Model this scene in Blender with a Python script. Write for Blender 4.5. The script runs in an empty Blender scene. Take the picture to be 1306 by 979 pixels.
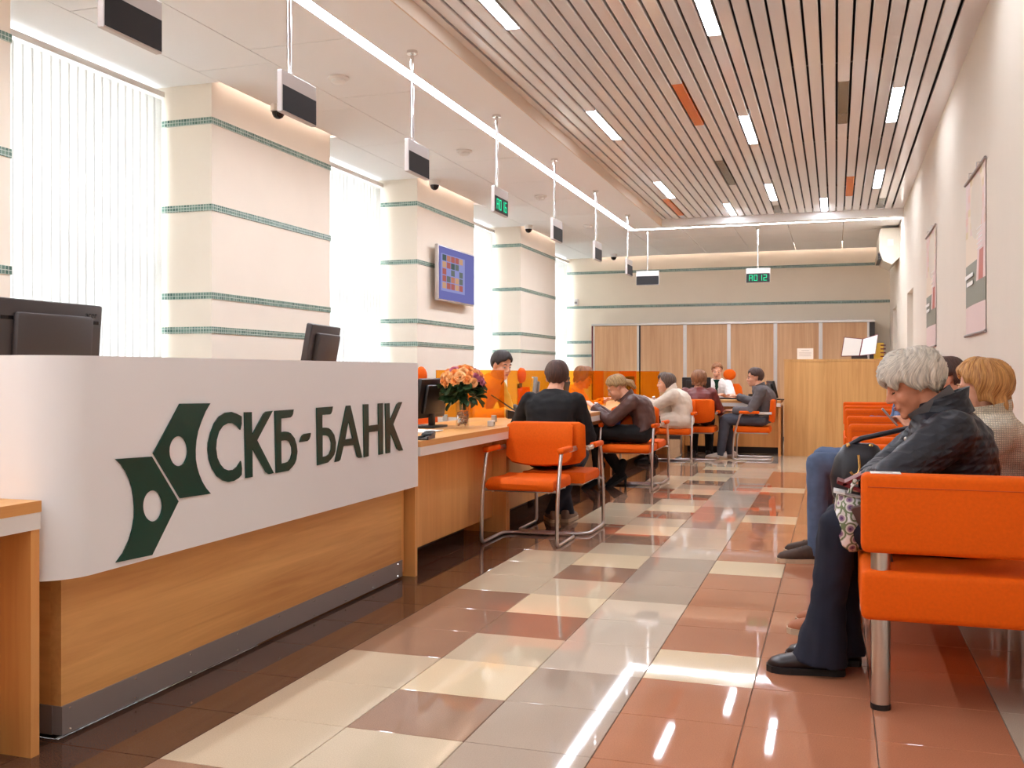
import bpy, bmesh, math, random
import numpy as np
from mathutils import Vector, Matrix, noise
from mathutils.geometry import tessellate_polygon

random.seed(7)
S = bpy.context.scene
COL = S.collection

# ------------------------------------------------------------------ camera
F, UV, V0, U0, H = 1260.0, 1066.0, 475.0, 653.0, 1.12      # focal (px), vanishing point, horizon, centre, eye height
TH = math.atan((UV - U0) / F)
CT, ST = math.cos(TH), math.sin(TH)
cam = bpy.data.cameras.new('camera')
camo = bpy.data.objects.new('camera', cam)
COL.objects.link(camo)
camo.location = (0, 0, H)
camo.rotation_euler = (math.pi / 2, 0, TH)
cam.sensor_fit = 'HORIZONTAL'
cam.sensor_width = 36.0
cam.lens = 36.0 * F / 1306.0
cam.shift_y = -(489.5 - V0) / 1306.0
cam.clip_start = 0.05
cam.clip_end = 200
S.camera = camo

# ------------------------------------------------------------------ world, exposure
W = bpy.data.worlds.new('overcast_sky')
S.world = W
W.use_nodes = True
W.node_tree.nodes['Background'].inputs[0].default_value = (0.96, 1.0, 1.07, 1)
W.node_tree.nodes['Background'].inputs[1].default_value = 4.8
S.view_settings.view_transform = 'Standard'
S.view_settings.look = 'None'
S.view_settings.gamma = 1.0
S.view_settings.use_curve_mapping = False
S.view_settings.exposure = 1.79
LAMP_E, STRIP_E, COVE_E = 8.5, 19.0, 9.0


def ray(u, v):
    a = (u - U0) / F
    return (a * CT - ST, a * ST + CT, (V0 - v) / F)


def atz(u, v, z):
    x, y, k = ray(u, v); t = (z - H) / k
    return x * t, y * t


def atx(u, v, X):
    x, y, k = ray(u, v); t = X / x
    return y * t, H + k * t


def aty(u, v, Y):
    x, y, k = ray(u, v); t = Y / y
    return x * t, H + k * t


# ------------------------------------------------------------------ materials
def lin(c):
    return tuple(((x / 255) / 12.92 if x / 255 <= .04045 else ((x / 255 + .055) / 1.055) ** 2.4) for x in c)


class NT:
    def __init__(s, name):
        s.m = bpy.data.materials.new(name); s.m.use_nodes = True
        s.t = s.m.node_tree; s.n = s.t.nodes; s.b = s.n['Principled BSDF']; s.out = s.n['Material Output']

    def add(s, typ, **kw):
        n = s.n.new(typ)
        for k, v in kw.items():
            if k.startswith('_'): setattr(n, k[1:], v)
            else: n.inputs[k].default_value = v
        return n

    def link(s, a, b): s.t.links.new(a, b)


def mat(name, rgb, rough=.5, metal=0., spec=.5, var=0., vscale=8., bump=0., bscale=60., stretch=None, emit=0., coords='Object',
        coat=0., sheen=0., detail=3.):
    N = NT(name); b = N.b
    c = (*lin(rgb), 1)
    b.inputs['Base Color'].default_value = c
    b.inputs['Roughness'].default_value = rough
    b.inputs['Metallic'].default_value = metal
    b.inputs['Specular IOR Level'].default_value = spec
    if coat: b.inputs['Coat Weight'].default_value = coat; b.inputs['Coat Roughness'].default_value = .05
    if sheen: b.inputs['Sheen Weight'].default_value = sheen
    tc = N.add('ShaderNodeTexCoord')
    src = tc.outputs[coords]
    if stretch:
        mp = N.add('ShaderNodeMapping'); mp.inputs['Scale'].default_value = stretch
        N.link(src, mp.inputs[0]); src = mp.outputs[0]
    if var:
        nz = N.add('ShaderNodeTexNoise', Scale=vscale, Detail=detail)
        N.link(src, nz.inputs['Vector'])
        rp = N.add('ShaderNodeValToRGB')
        rp.color_ramp.elements[0].position = .3; rp.color_ramp.elements[1].position = .7
        rp.color_ramp.elements[0].color = (*[x * (1 - var) for x in c[:3]], 1)
        rp.color_ramp.elements[1].color = (*[min(1, x * (1 + var)) for x in c[:3]], 1)
        N.link(nz.outputs[0], rp.inputs[0]); N.link(rp.outputs[0], b.inputs['Base Color'])
    if bump:
        nb = N.add('ShaderNodeTexNoise', Scale=bscale, Detail=3.)
        N.link(src, nb.inputs['Vector'])
        bp = N.add('ShaderNodeBump', Strength=bump, Distance=.01)
        N.link(nb.outputs[0], bp.inputs['Height']); N.link(bp.outputs[0], b.inputs['Normal'])
    if emit:
        b.inputs['Emission Color'].default_value = c; b.inputs['Emission Strength'].default_value = emit
    return N.m


def wood(name, a, b_, axis='X', rough=.4, scale=1.):
    """straight-grain veneer: noise stretched along one axis"""
    N = NT(name); b = N.b
    tc = N.add('ShaderNodeTexCoord'); mp = N.add('ShaderNodeMapping')
    st = {'X': (1.2, 26, 26), 'Y': (26, 1.2, 26), 'Z': (26, 26, 1.2)}[axis]
    mp.inputs['Scale'].default_value = tuple(k * scale for k in st)
    N.link(tc.outputs['Object'], mp.inputs[0])
    nz = N.add('ShaderNodeTexNoise', Scale=1.0, Detail=5., Roughness=.6, Distortion=.6)
    N.link(mp.outputs[0], nz.inputs['Vector'])
    mp2 = N.add('ShaderNodeMapping'); mp2.inputs['Scale'].default_value = tuple(k * .16 * scale for k in st)
    N.link(tc.outputs['Object'], mp2.inputs[0])
    n2 = N.add('ShaderNodeTexNoise', Scale=1.0, Detail=2.); N.link(mp2.outputs[0], n2.inputs['Vector'])
    mx = N.add('ShaderNodeMath', _operation='MULTIPLY_ADD'); mx.inputs[1].default_value = .5
    ms = N.add('ShaderNodeMath', _operation='MULTIPLY'); ms.inputs[1].default_value = .5
    N.link(n2.outputs[0], ms.inputs[0]); N.link(nz.outputs[0], mx.inputs[0]); N.link(ms.outputs[0], mx.inputs[2])
    rp = N.add('ShaderNodeValToRGB')
    rp.color_ramp.elements[0].position = .34; rp.color_ramp.elements[1].position = .64
    rp.color_ramp.elements[0].color = (*lin(a), 1); rp.color_ramp.elements[1].color = (*lin(b_), 1)
    N.link(mx.outputs[0], rp.inputs[0]); N.link(rp.outputs[0], b.inputs['Base Color'])
    b.inputs['Roughness'].default_value = rough
    return N.m


def emission(name, rgb, strength):
    N = NT(name); N.n.remove(N.b)
    e = N.add('ShaderNodeEmission', Strength=strength); e.inputs[0].default_value = (*lin(rgb), 1)
    N.link(e.outputs[0], N.out.inputs[0])
    return N.m


def sheer(name, tint, rough=.02, diffuse=None, dw=0., ior=1.45):
    """thin clear sheet: straight-through tinted light, a little mirror"""
    N = NT(name); N.n.remove(N.b)
    t = N.add('ShaderNodeBsdfTransparent'); t.inputs[0].default_value = (*tint, 1)
    g = N.add('ShaderNodeBsdfGlossy', Roughness=rough)
    cur = t
    if diffuse:
        d = N.add('ShaderNodeBsdfDiffuse'); d.inputs[0].default_value = (*diffuse, 1)
        m0 = N.add('ShaderNodeMixShader'); m0.inputs[0].default_value = dw
        N.link(t.outputs[0], m0.inputs[1]); N.link(d.outputs[0], m0.inputs[2]); cur = m0
    mx = N.add('ShaderNodeMixShader')
    if ior:
        fr = N.add('ShaderNodeFresnel', IOR=ior); N.link(fr.outputs[0], mx.inputs[0])
    else: mx.inputs[0].default_value = .06
    N.link(cur.outputs[0], mx.inputs[1]); N.link(g.outputs[0], mx.inputs[2])
    N.link(mx.outputs[0], N.out.inputs[0])
    return N.m


def blind_material():
    N = NT('blind_fabric'); N.n.remove(N.b)
    d = N.add('ShaderNodeBsdfDiffuse'); d.inputs[0].default_value = (.78, .775, .75, 1)
    t = N.add('ShaderNodeBsdfTranslucent'); t.inputs[0].default_value = (.78, .775, .75, 1)
    mx = N.add('ShaderNodeMixShader'); mx.inputs[0].default_value = .45
    N.link(d.outputs[0], mx.inputs[1]); N.link(t.outputs[0], mx.inputs[2]); N.link(mx.outputs[0], N.out.inputs[0])
    return N.m


def granite(name, rgb, speck=.25, rough=.035, spec=.55):
    N = NT(name); b = N.b
    tc = N.add('ShaderNodeTexCoord')
    nz = N.add('ShaderNodeTexNoise', Scale=260., Detail=2.)
    n2 = N.add('ShaderNodeTexNoise', Scale=3., Detail=3.)
    g = N.add('ShaderNodeNewGeometry')
    N.link(g.outputs['Position'], nz.inputs['Vector']); N.link(g.outputs['Position'], n2.inputs['Vector'])
    ad = N.add('ShaderNodeMath', _operation='MULTIPLY_ADD'); ad.inputs[1].default_value = .35
    N.link(n2.outputs[0], ad.inputs[0]); N.link(nz.outputs[0], ad.inputs[2])
    c = lin(rgb)
    rp = N.add('ShaderNodeValToRGB')
    rp.color_ramp.elements[0].position = .42; rp.color_ramp.elements[1].position = .92
    rp.color_ramp.elements[0].color = (*[x * (1 - speck) for x in c], 1)
    rp.color_ramp.elements[1].color = (*[min(1, x * (1 + speck)) for x in c], 1)
    N.link(ad.outputs[0], rp.inputs[0]); N.link(rp.outputs[0], b.inputs['Base Color'])
    b.inputs['Roughness'].default_value = rough
    b.inputs['Specular IOR Level'].default_value = spec
    return N.m


def mosaic_material():
    N = NT('green_mosaic'); b = N.b
    tc = N.add('ShaderNodeTexCoord')
    br = N.add('ShaderNodeTexBrick', Scale=1.0)
    br.offset = 0.; br.squash = 1.
    br.inputs['Brick Width'].default_value = .024; br.inputs['Row Height'].default_value = .024
    br.inputs['Mortar Size'].default_value = .0022; br.inputs['Mortar Smooth'].default_value = .1
    br.inputs['Color1'].default_value = (*lin((64, 96, 86)), 1); br.inputs['Color2'].default_value = (*lin((116, 142, 128)), 1)
    br.inputs['Mortar'].default_value = (*lin((186, 196, 184)), 1)
    N.link(tc.outputs['UV'], br.inputs['Vector']); N.link(br.outputs[0], b.inputs['Base Color'])
    bp = N.add('ShaderNodeBump', Strength=.4, Distance=.002); bp.invert = True
    N.link(br.outputs['Fac'], bp.inputs['Height']); N.link(bp.outputs[0], b.inputs['Normal'])
    b.inputs['Roughness'].default_value = .2
    return N.m


def weave(name, rgb, scale=200., dist=.003, dark=.55, rough=.9, quilt=False):
    """knit / quilting: two crossed waves drive bump and colour"""
    N = NT(name); b = N.b
    tc = N.add('ShaderNodeTexCoord')
    w1 = N.add('ShaderNodeTexWave', Scale=scale, Distortion=1.5 if not quilt else .8); w1.bands_direction = 'Z'
    w2 = N.add('ShaderNodeTexWave', Scale=scale, Distortion=1.5 if not quilt else .8); w2.bands_direction = 'DIAGONAL' if quilt else 'X'
    for w in (w1, w2): w.inputs['Detail Scale'].default_value = 2.; N.link(tc.outputs['Object'], w.inputs['Vector'])
    m = N.add('ShaderNodeMath', _operation='MULTIPLY')
    N.link(w1.outputs['Fac'], m.inputs[0]); N.link(w2.outputs['Fac'], m.inputs[1])
    if quilt:
        m = N.add('ShaderNodeMath', _operation='MINIMUM'); N.link(w1.outputs['Fac'], m.inputs[0]); N.link(w2.outputs['Fac'], m.inputs[1])
    c = lin(rgb)
    rp = N.add('ShaderNodeValToRGB')
    rp.color_ramp.elements[0].color = (*[x * dark for x in c], 1); rp.color_ramp.elements[1].color = (*c, 1)
    rp.color_ramp.elements[1].position = .5
    N.link(m.outputs[0], rp.inputs[0]); N.link(rp.outputs[0], b.inputs['Base Color'])
    bp = N.add('ShaderNodeBump', Strength=.8, Distance=dist)
    N.link(m.outputs[0], bp.inputs['Height']); N.link(bp.outputs[0], b.inputs['Normal'])
    b.inputs['Roughness'].default_value = rough
    return N.m


def hair_material(name, dark, light, sx=80.):
    N = NT(name); b = N.b
    tc = N.add('ShaderNodeTexCoord'); mp = N.add('ShaderNodeMapping'); mp.inputs['Scale'].default_value = (sx, 2.2, 1)
    N.link(tc.outputs['UV'], mp.inputs[0])
    nz = N.add('ShaderNodeTexNoise', Scale=1.6, Detail=5., Distortion=1.0); N.link(mp.outputs[0], nz.inputs['Vector'])
    rp = N.add('ShaderNodeValToRGB')
    rp.color_ramp.elements[0].position = .32; rp.color_ramp.elements[1].position = .66
    rp.color_ramp.elements[0].color = (*lin(dark), 1); rp.color_ramp.elements[1].color = (*lin(light), 1)
    N.link(nz.outputs[0], rp.inputs[0]); N.link(rp.outputs[0], b.inputs['Base Color'])
    bp = N.add('ShaderNodeBump', Strength=.7, Distance=.006); N.link(nz.outputs[0], bp.inputs['Height']); N.link(bp.outputs[0], b.inputs['Normal'])
    b.inputs['Roughness'].default_value = .5
    return N.m


M = {}
M['wall'] = mat('cream_wall', (240, 225, 204), .85, var=.015, vscale=3, bump=.02, bscale=120)
M['pillar'] = mat('cream_pillar_plaster', (234, 221, 204), .8, var=.015, vscale=3)
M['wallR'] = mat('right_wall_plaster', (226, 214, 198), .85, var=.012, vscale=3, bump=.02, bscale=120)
M['ceil'] = mat('white_ceiling_board', (245, 245, 244), .8)
M['riser'] = mat('riser_paint', (226, 208, 188), .8)
M['void'] = mat('ceiling_void', (24, 20, 22), .9)
M['slat'] = mat('glossy_slat', (238, 237, 238), .12, spec=.5)
M['slat_orange'] = mat('orange_slat_paint', (236, 120, 34), .25)
M['slat_dark'] = mat('olive_grey_slat_paint', (104, 98, 86), .2)
M['lamp'] = emission('lamp_diffuser', (247, 255, 268), LAMP_E)
M['strip'] = emission('light_strip_diffuser', (247, 255, 268), STRIP_E)
M['cove'] = emission('cove_strip', (255, 236, 226), COVE_E)
M['white_gloss'] = mat('white_gloss_panel', (242, 240, 240), .22, spec=.5)
M['white'] = mat('white_paint', (236, 232, 226), .45)
M['white_edge'] = mat('white_band', (236, 230, 224), .35)
M['plastic_white'] = mat('white_plastic', (232, 228, 222), .35)
M['plastic_cream'] = mat('cream_plastic', (226, 216, 196), .4)
M['frame_white'] = mat('white_window_frame', (238, 238, 236), .4)
M['glass'] = sheer('window_glass', (.94, .96, .96))
M['orange_glass'] = sheer('orange_acrylic', (1.0, .62, .12), diffuse=(1.0, .42, .03), dw=.06)
M['blind'] = blind_material()
M['mosaic'] = mosaic_material()
M['green'] = mat('dark_green_lettering', (14, 66, 54), .25, spec=.5)
M['woodX'] = wood('oak_veneer_x', (206, 138, 74), (240, 180, 108), 'X')
M['woodY'] = wood('oak_veneer_y', (206, 138, 74), (240, 180, 108), 'Y')
M['woodZ'] = wood('oak_veneer_z', (224, 152, 84), (246, 182, 108), 'Z')
M['woodDoor'] = wood('door_veneer', (196, 144, 100), (222, 176, 132), 'Z', .45)
M['woodLight'] = wood('lectern_veneer', (206, 148, 84), (232, 182, 116), 'Z', .4)
M['plinth'] = mat('grey_plinth_metal', (150, 140, 136), .4, metal=.25)
M['steel'] = mat('satin_steel', (206, 200, 196), .28, metal=1.)
M['chrome'] = mat('chrome', (225, 222, 220), .08, metal=1.)
M['alu'] = mat('aluminium', (214, 208, 202), .35, metal=.7)
M['silver'] = mat('silver_paint', (196, 186, 180), .4, metal=.3)
M['orange'] = mat('orange_upholstery', (230, 94, 2), .75, var=.05, vscale=90, bump=.12, bscale=420, spec=.2)
M['orange_dark'] = mat('orange_seam', (196, 74, 14), .8)
M['black'] = mat('black_plastic', (26, 22, 22), .4)
M['black_gloss'] = mat('black_gloss', (20, 16, 18), .12)
M['led_off'] = mat('dark_led_panel', (22, 15, 15), .65)
M['led'] = emission('green_led', (40, 235, 165), .42)
M['dark_grey'] = mat('dark_grey_plastic', (62, 54, 52), .45)
M['grey'] = mat('grey_plastic', (150, 146, 142), .4)
M['grout'] = mat('tile_grout', (190, 170, 150), .8)
M['t_brown'] = granite('brown_granite_tile', (92, 64, 50), .6)
M['t_beige'] = granite('beige_stone_tile', (208, 188, 160), .1)
M['t_cream'] = granite('cream_stone_tile', (232, 208, 172), .08)
M['t_taupe'] = granite('taupe_stone_tile', (158, 124, 102), .14)
M['t_grey'] = granite('grey_stone_tile', (178, 158, 140), .1)
M['t_light'] = granite('light_grey_stone_tile', (206, 188, 168), .08)
M['t_red'] = granite('terracotta_stone_tile', (184, 122, 90), .14)
M['t_strip'] = granite('pale_border_tile', (190, 176, 156), .1)
M['paper'] = mat('white_paper', (240, 236, 230), .7)
M['print'] = mat('grey_print', (150, 140, 136), .7)
M['maroon'] = mat('maroon_cover', (118, 30, 44), .5)
M['yellow'] = mat('yellow_card', (236, 200, 80), .6)
M['skin'] = mat('skin_fair', (226, 164, 132), .5, var=.05, vscale=25)
M['skin2'] = mat('skin_warm', (214, 142, 108), .5, var=.05, vscale=25)
M['lip'] = mat('lips', (176, 92, 82), .45)
M['eye_white'] = mat('eye_white', (196, 184, 176), .2)
M['iris'] = mat('iris', (52, 36, 30), .15)
M['denim'] = mat('blue_denim', (82, 98, 126), .85, var=.28, vscale=9, bump=.2, bscale=600)
M['denim_dark'] = mat('dark_denim', (22, 26, 44), .85, var=.2, vscale=12, bump=.2, bscale=600)
M['denim_grey'] = mat('grey_denim', (76, 78, 88), .85, var=.15, vscale=12)
M['black_cloth'] = mat('black_cloth', (15, 14, 16), .85, var=.2, vscale=14, bump=.2, bscale=300)
M['leather_brown'] = mat('brown_leather', (88, 58, 52), .42, var=.2, vscale=16, bump=.15, bscale=120)
M['leather_maroon'] = mat('maroon_leather', (112, 40, 34), .42, var=.15, vscale=16)
M['leather_black'] = mat('black_leather', (30, 26, 32), .38, var=.2, vscale=20, bump=.1, bscale=200)
M['coat_white'] = mat('cream_coat', (222, 206, 188), .75, var=.04, vscale=20, bump=.15, bscale=60)
M['grey_jacket'] = mat('grey_jacket_cloth', (92, 84, 84), .75, var=.1, vscale=20)
M['shirt_white'] = mat('white_shirt', (238, 230, 226), .7)
M['shirt_yellow'] = mat('yellow_shirt', (240, 184, 60), .7)
M['blue_cloth'] = mat('blue_jacket_cloth', (96, 116, 152), .8)
M['quilt'] = weave('navy_quilted_nylon', (27, 29, 40), 11., .004, .7, .5, quilt=True)
M['knit'] = weave('cream_knit', (242, 226, 202), 36., .005, .62)
M['fleece'] = mat('grey_fleece', (98, 92, 92), .95, bump=.3, bscale=250)
M['suede_brown'] = mat('dark_brown_suede', (74, 54, 42), .8, var=.15, vscale=30)
M['suede_tan'] = mat('tan_suede', (172, 106, 72), .75)
M['shoe_grey'] = mat('grey_sneaker', (138, 118, 104), .7)
M['shoe_white'] = mat('white_sneaker', (226, 220, 212), .55)
M['shoe_black'] = mat('black_shoe_leather', (34, 22, 24), .32)
M['sole'] = mat('rubber_sole', (196, 170, 140), .7)
M['sole_black'] = mat('black_sole', (18, 15, 16), .6)
M['h_white'] = hair_material('silver_white_hair', (176, 164, 150), (240, 228, 210))
M['h_blond'] = hair_material('reddish_blond_hair', (150, 88, 38), (222, 164, 92))
M['h_blond2'] = hair_material('ash_blond_hair', (116, 84, 54), (206, 168, 112))
M['h_brown'] = hair_material('dark_brown_hair', (44, 26, 22), (92, 58, 44))
M['h_black'] = hair_material('black_hair', (24, 16, 16), (60, 42, 36))
M['h_greybrown'] = hair_material('grey_brown_hair', (56, 40, 34), (112, 88, 72))
M['h_ginger'] = hair_material('ginger_hair', (104, 62, 36), (170, 112, 68))
M['h_grey'] = hair_material('grey_hair', (128, 130, 140), (184, 186, 196))
M['leaf'] = mat('rose_leaf', (44, 68, 36), .45, var=.25, vscale=30)
M['stem'] = mat('rose_stem', (58, 84, 42), .5)
M['rose_orange'] = mat('orange_rose', (250, 166, 92), .6, var=.1, vscale=40)
M['rose_peach'] = mat('peach_rose', (252, 194, 134), .6, var=.1, vscale=40)
M['rose_pink'] = mat('pink_rose', (208, 122, 150), .6, var=.1, vscale=40)
M['vase'] = sheer('vase_glass', (.96, .96, .95), ior=0)
M['pebble'] = mat('mixed_pebbles', (190, 140, 104), .4, var=.6, vscale=45, detail=0)
M['gold'] = mat('gold_metal', (226, 180, 110), .25, metal=1.)
M['red_wallet'] = mat('red_wallet_leather', (120, 22, 30), .4)


# ------------------------------------------------------------------ mesh helpers
class G:
    """collects polygons for one mesh"""

    def __init__(s): s.v = []; s.f = []; s.mi = []

    def add(s, vs, fs, mi=0):
        o = len(s.v); s.v += [tuple(v) for v in vs]
        for f in fs: s.f.append(tuple(i + o for i in f)); s.mi.append(mi)
        return s

    def box(s, x0, x1, y0, y1, z0, z1, mi=0):
        if x0 > x1: x0, x1 = x1, x0
        if y0 > y1: y0, y1 = y1, y0
        if z0 > z1: z0, z1 = z1, z0
        return s.add([(x0, y0, z0), (x1, y0, z0), (x1, y1, z0), (x0, y1, z0), (x0, y0, z1), (x1, y0, z1), (x1, y1, z1), (x0, y1, z1)],
                     [(0, 3, 2, 1), (4, 5, 6, 7), (0, 1, 5, 4), (1, 2, 6, 5), (2, 3, 7, 6), (3, 0, 4, 7)], mi)

    def loft(s, rings, cap=True, mi=0, closed=True):
        n = len(rings[0]); vs = [p for r in rings for p in r]; fs = []
        for k in range(len(rings) - 1):
            for i in range(n if closed else n - 1):
                j = (i + 1) % n
                fs.append((k * n + i, k * n + j, (k + 1) * n + j, (k + 1) * n + i))
        if cap: fs.append(tuple(range(n - 1, -1, -1))); fs.append(tuple(range((len(rings) - 1) * n, len(rings) * n)))
        return s.add(vs, fs, mi)

    def tube(s, pts, r, n=10, mi=0, cap=True):
        pts = [Vector(p) for p in pts]; rs = r if isinstance(r, (list, tuple)) else [r] * len(pts)
        t0 = (pts[1] - pts[0]).normalized()
        up = Vector((0, 0, 1)) if abs(t0.z) < .9 else Vector((1, 0, 0))
        nrm = (up - t0 * up.dot(t0)).normalized(); rings = []
        for i, p in enumerate(pts):
            t = (pts[min(i + 1, len(pts) - 1)] - pts[max(i - 1, 0)]).normalized()
            nrm = (nrm - t * nrm.dot(t)).normalized(); b = t.cross(nrm)
            rings.append([p + (nrm * math.cos(a) + b * math.sin(a)) * rs[i] for a in [2 * math.pi * k / n for k in range(n)]])
        return s.loft(rings, cap, mi)

    def cyl(s, p0, p1, r0, r1=None, n=16, mi=0):
        return s.tube([p0, p1], [r0, r0 if r1 is None else r1], n, mi)

    def lathe(s, prof, c=(0, 0, 0), n=20, mi=0, cap=True):
        rings = [[(c[0] + r * math.cos(2 * math.pi * k / n), c[1] + r * math.sin(2 * math.pi * k / n), c[2] + z) for k in range(n)] for r, z in prof]
        return s.loft(rings, cap, mi)

    def capsule(s, p0, p1, r0, r1, n=12, mi=0):
        p0, p1 = Vector(p0), Vector(p1); d = p1 - p0; L = d.length
        t = d / L if L > 1e-6 else Vector((0, 0, 1))
        pts, rs = [], []
        for a in (-85, -60, -30, 0): pts.append(p0 + t * r0 * math.sin(math.radians(a))); rs.append(r0 * math.cos(math.radians(a)))
        for a in (0, 30, 60, 85): pts.append(p1 + t * r1 * math.sin(math.radians(a))); rs.append(r1 * math.cos(math.radians(a)))
        if L < 1e-6: pts.pop(4); rs.pop(4)
        up = Vector((0, 0, 1)) if abs(t.z) < .9 else Vector((1, 0, 0))
        nr = (up - t * up.dot(t)).normalized(); b = t.cross(nr)
        rings = [[p + (nr * math.cos(2 * math.pi * k / n) + b * math.sin(2 * math.pi * k / n)) * r for k in range(n)] for p, r in zip(pts, rs)]
        return s.loft(rings, True, mi)

    def ell(s, c, rad, B=None, n=14, m=9, mi=0):
        c = Vector(c); B = B or Matrix.Identity(3); rings = []
        for i in range(m):
            th = math.pi * (i + .04 * (1 if i == 0 else 0)) / (m - 1)
            th = min(max(th, .05), math.pi - .05)
            rings.append([c + B @ Vector((rad[0] * math.sin(th) * math.cos(2 * math.pi * k / n), rad[1] * math.sin(th) * math.sin(2 * math.pi * k / n), -rad[2] * math.cos(th))) for k in range(n)])
        return s.loft(rings, True, mi)

    def prism(s, poly, fn, t, mi=0, holes=()):
        """poly in 2D -> fn(a,b,depth) in 3D, extruded from depth 0 to t"""
        loops = [poly] + list(holes)
        vs = [fn(a, b, 0) for lp in loops for a, b in lp]; nv = len(vs)
        vs += [fn(a, b, t) for lp in loops for a, b in lp]
        tris = tessellate_polygon([[Vector((a, b, 0)) for a, b in lp] for lp in loops])
        fs = [tuple(x) for x in tris] + [tuple(nv + i for i in reversed(x)) for x in tris]
        o = 0
        for lp in loops:
            k = len(lp)
            for i in range(k): j = (i + 1) % k; fs.append((o + i, o + j, nv + o + j, nv + o + i))
            o += k
        return s.add(vs, fs, mi)

    def rbox(s, x0, x1, y0, y1, z0, z1, r=.02, seg=3, mi=0):
        """box with all edges rounded"""
        bm = bmesh.new(); bmesh.ops.create_cube(bm, size=1)
        for v in bm.verts: v.co = Vector(((x0 + x1) / 2 + v.co.x * (x1 - x0), (y0 + y1) / 2 + v.co.y * (y1 - y0), (z0 + z1) / 2 + v.co.z * (z1 - z0)))
        bmesh.ops.bevel(bm, geom=bm.edges[:], offset=r, segments=seg, affect='EDGES', profile=.5)
        bm.verts.index_update()
        s.add([v.co[:] for v in bm.verts], [tuple(v.index for v in f.verts) for f in bm.faces], mi); bm.free()
        return s

    def mesh(s, name, mats, smooth=None, fix=True):
        me = bpy.data.meshes.new(name)
        me.from_pydata(s.v, [], s.f); me.validate(); me.update()
        for m in (mats if isinstance(mats, (list, tuple)) else [mats]): me.materials.append(M[m] if isinstance(m, str) else m)
        if len(me.polygons) == len(s.mi) and any(s.mi): me.polygons.foreach_set('material_index', s.mi)
        if fix:
            bm = bmesh.new(); bm.from_mesh(me); bmesh.ops.recalc_face_normals(bm, faces=bm.faces[:]); bm.to_mesh(me); bm.free()
        if smooth: shade(me, smooth)
        return me


def shade(me, ang=40):
    me.polygons.foreach_set('use_smooth', [True] * len(me.polygons))
    try: me.set_sharp_from_angle(angle=math.radians(ang))
    except Exception: pass


def link(name, me, parent=None, loc=None, rot=None):
    o = bpy.data.objects.new(name, me); COL.objects.link(o)
    if parent: o.parent = parent
    if loc: o.location = loc
    if rot: o.rotation_euler = rot
    return o


def part(name, g, m, parent=None, smooth=None, label=None, fix=True):
    o = link(name, g.mesh(name, m, smooth, fix), parent)
    if label: o['label'] = label
    return o


def tag(o, label, cat, group=None):
    o['label'] = label; o['category'] = cat
    if group: o['group'] = group
    return o


def thing(name, label, cat, loc=(0, 0, 0), rz=0., group=None):
    o = bpy.data.objects.new(name, None); COL.objects.link(o)
    o.empty_display_size = .1
    o.location = loc; o.rotation_euler = (0, 0, rz)
    return tag(o, label, cat, group)


def struct(o):
    o['kind'] = 'structure'; return o


def dup(root, loc, rz, label=None, group=None):
    r = root.copy(); COL.objects.link(r); r.location = loc; r.rotation_euler = (0, 0, rz)
    if label: r['label'] = label
    if group: r['group'] = group
    for ch in list(root.children):
        c = ch.copy(); COL.objects.link(c); c.parent = r
        for g in ch.children:
            d = g.copy(); COL.objects.link(d); d.parent = c
    return r


def text_mesh(body, size, ext=.001):
    cu = bpy.data.curves.new('t', 'FONT'); cu.body = body; cu.size = size; cu.extrude = ext; cu.align_x = 'CENTER'
    o = bpy.data.objects.new('t', cu); COL.objects.link(o)
    dg = bpy.context.evaluated_depsgraph_get(); dg.update()
    me = bpy.data.meshes.new_from_object(o.evaluated_get(dg)); bpy.data.objects.remove(o); bpy.data.curves.remove(cu)
    return me


# ------------------------------------------------------------------ room dimensions
XR, XC, XW = .86, -4.30, -4.72          # right wall, pillar fronts, blind plane
YF, YB = 17.7, -2.8                     # far wall, wall behind the camera
ZF, ZS = 3.22, 3.32                     # flat ceiling, slatted ceiling
PIL = [(2.5, 4.29), (6.13, 7.89), (9.83, 11.58), (13.52, 15.35)]
BANDS = [2.95, 2.32, 1.68, 1.43]

# ------------------------------------------------------------------ floor
floor = struct(part('floor', G().box(-5.2, XR + .3, YB - .3, YF + .3, -.12, -.008), 'grout'))
TP, X0T, Y0T = .397, -.28, 3.60
tile_mesh = {}


def tile_kind(n, k):
    if n <= -5: return 't_brown'
    if n == -4: return 't_beige' if k % 6 in (3, 4, 5) else 't_taupe'
    if n == -3: return {1: 't_taupe', 2: 't_cream', 0: 't_beige'}[k % 3]
    if n == -2: return 't_grey' if k % 6 in (3, 4, 5) else 't_light'
    if n == 2: return 't_strip'
    if k >= 20: return 't_beige'
    if n == -1 and k % 5 == 0: return 't_cream'
    return 't_red'


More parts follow.
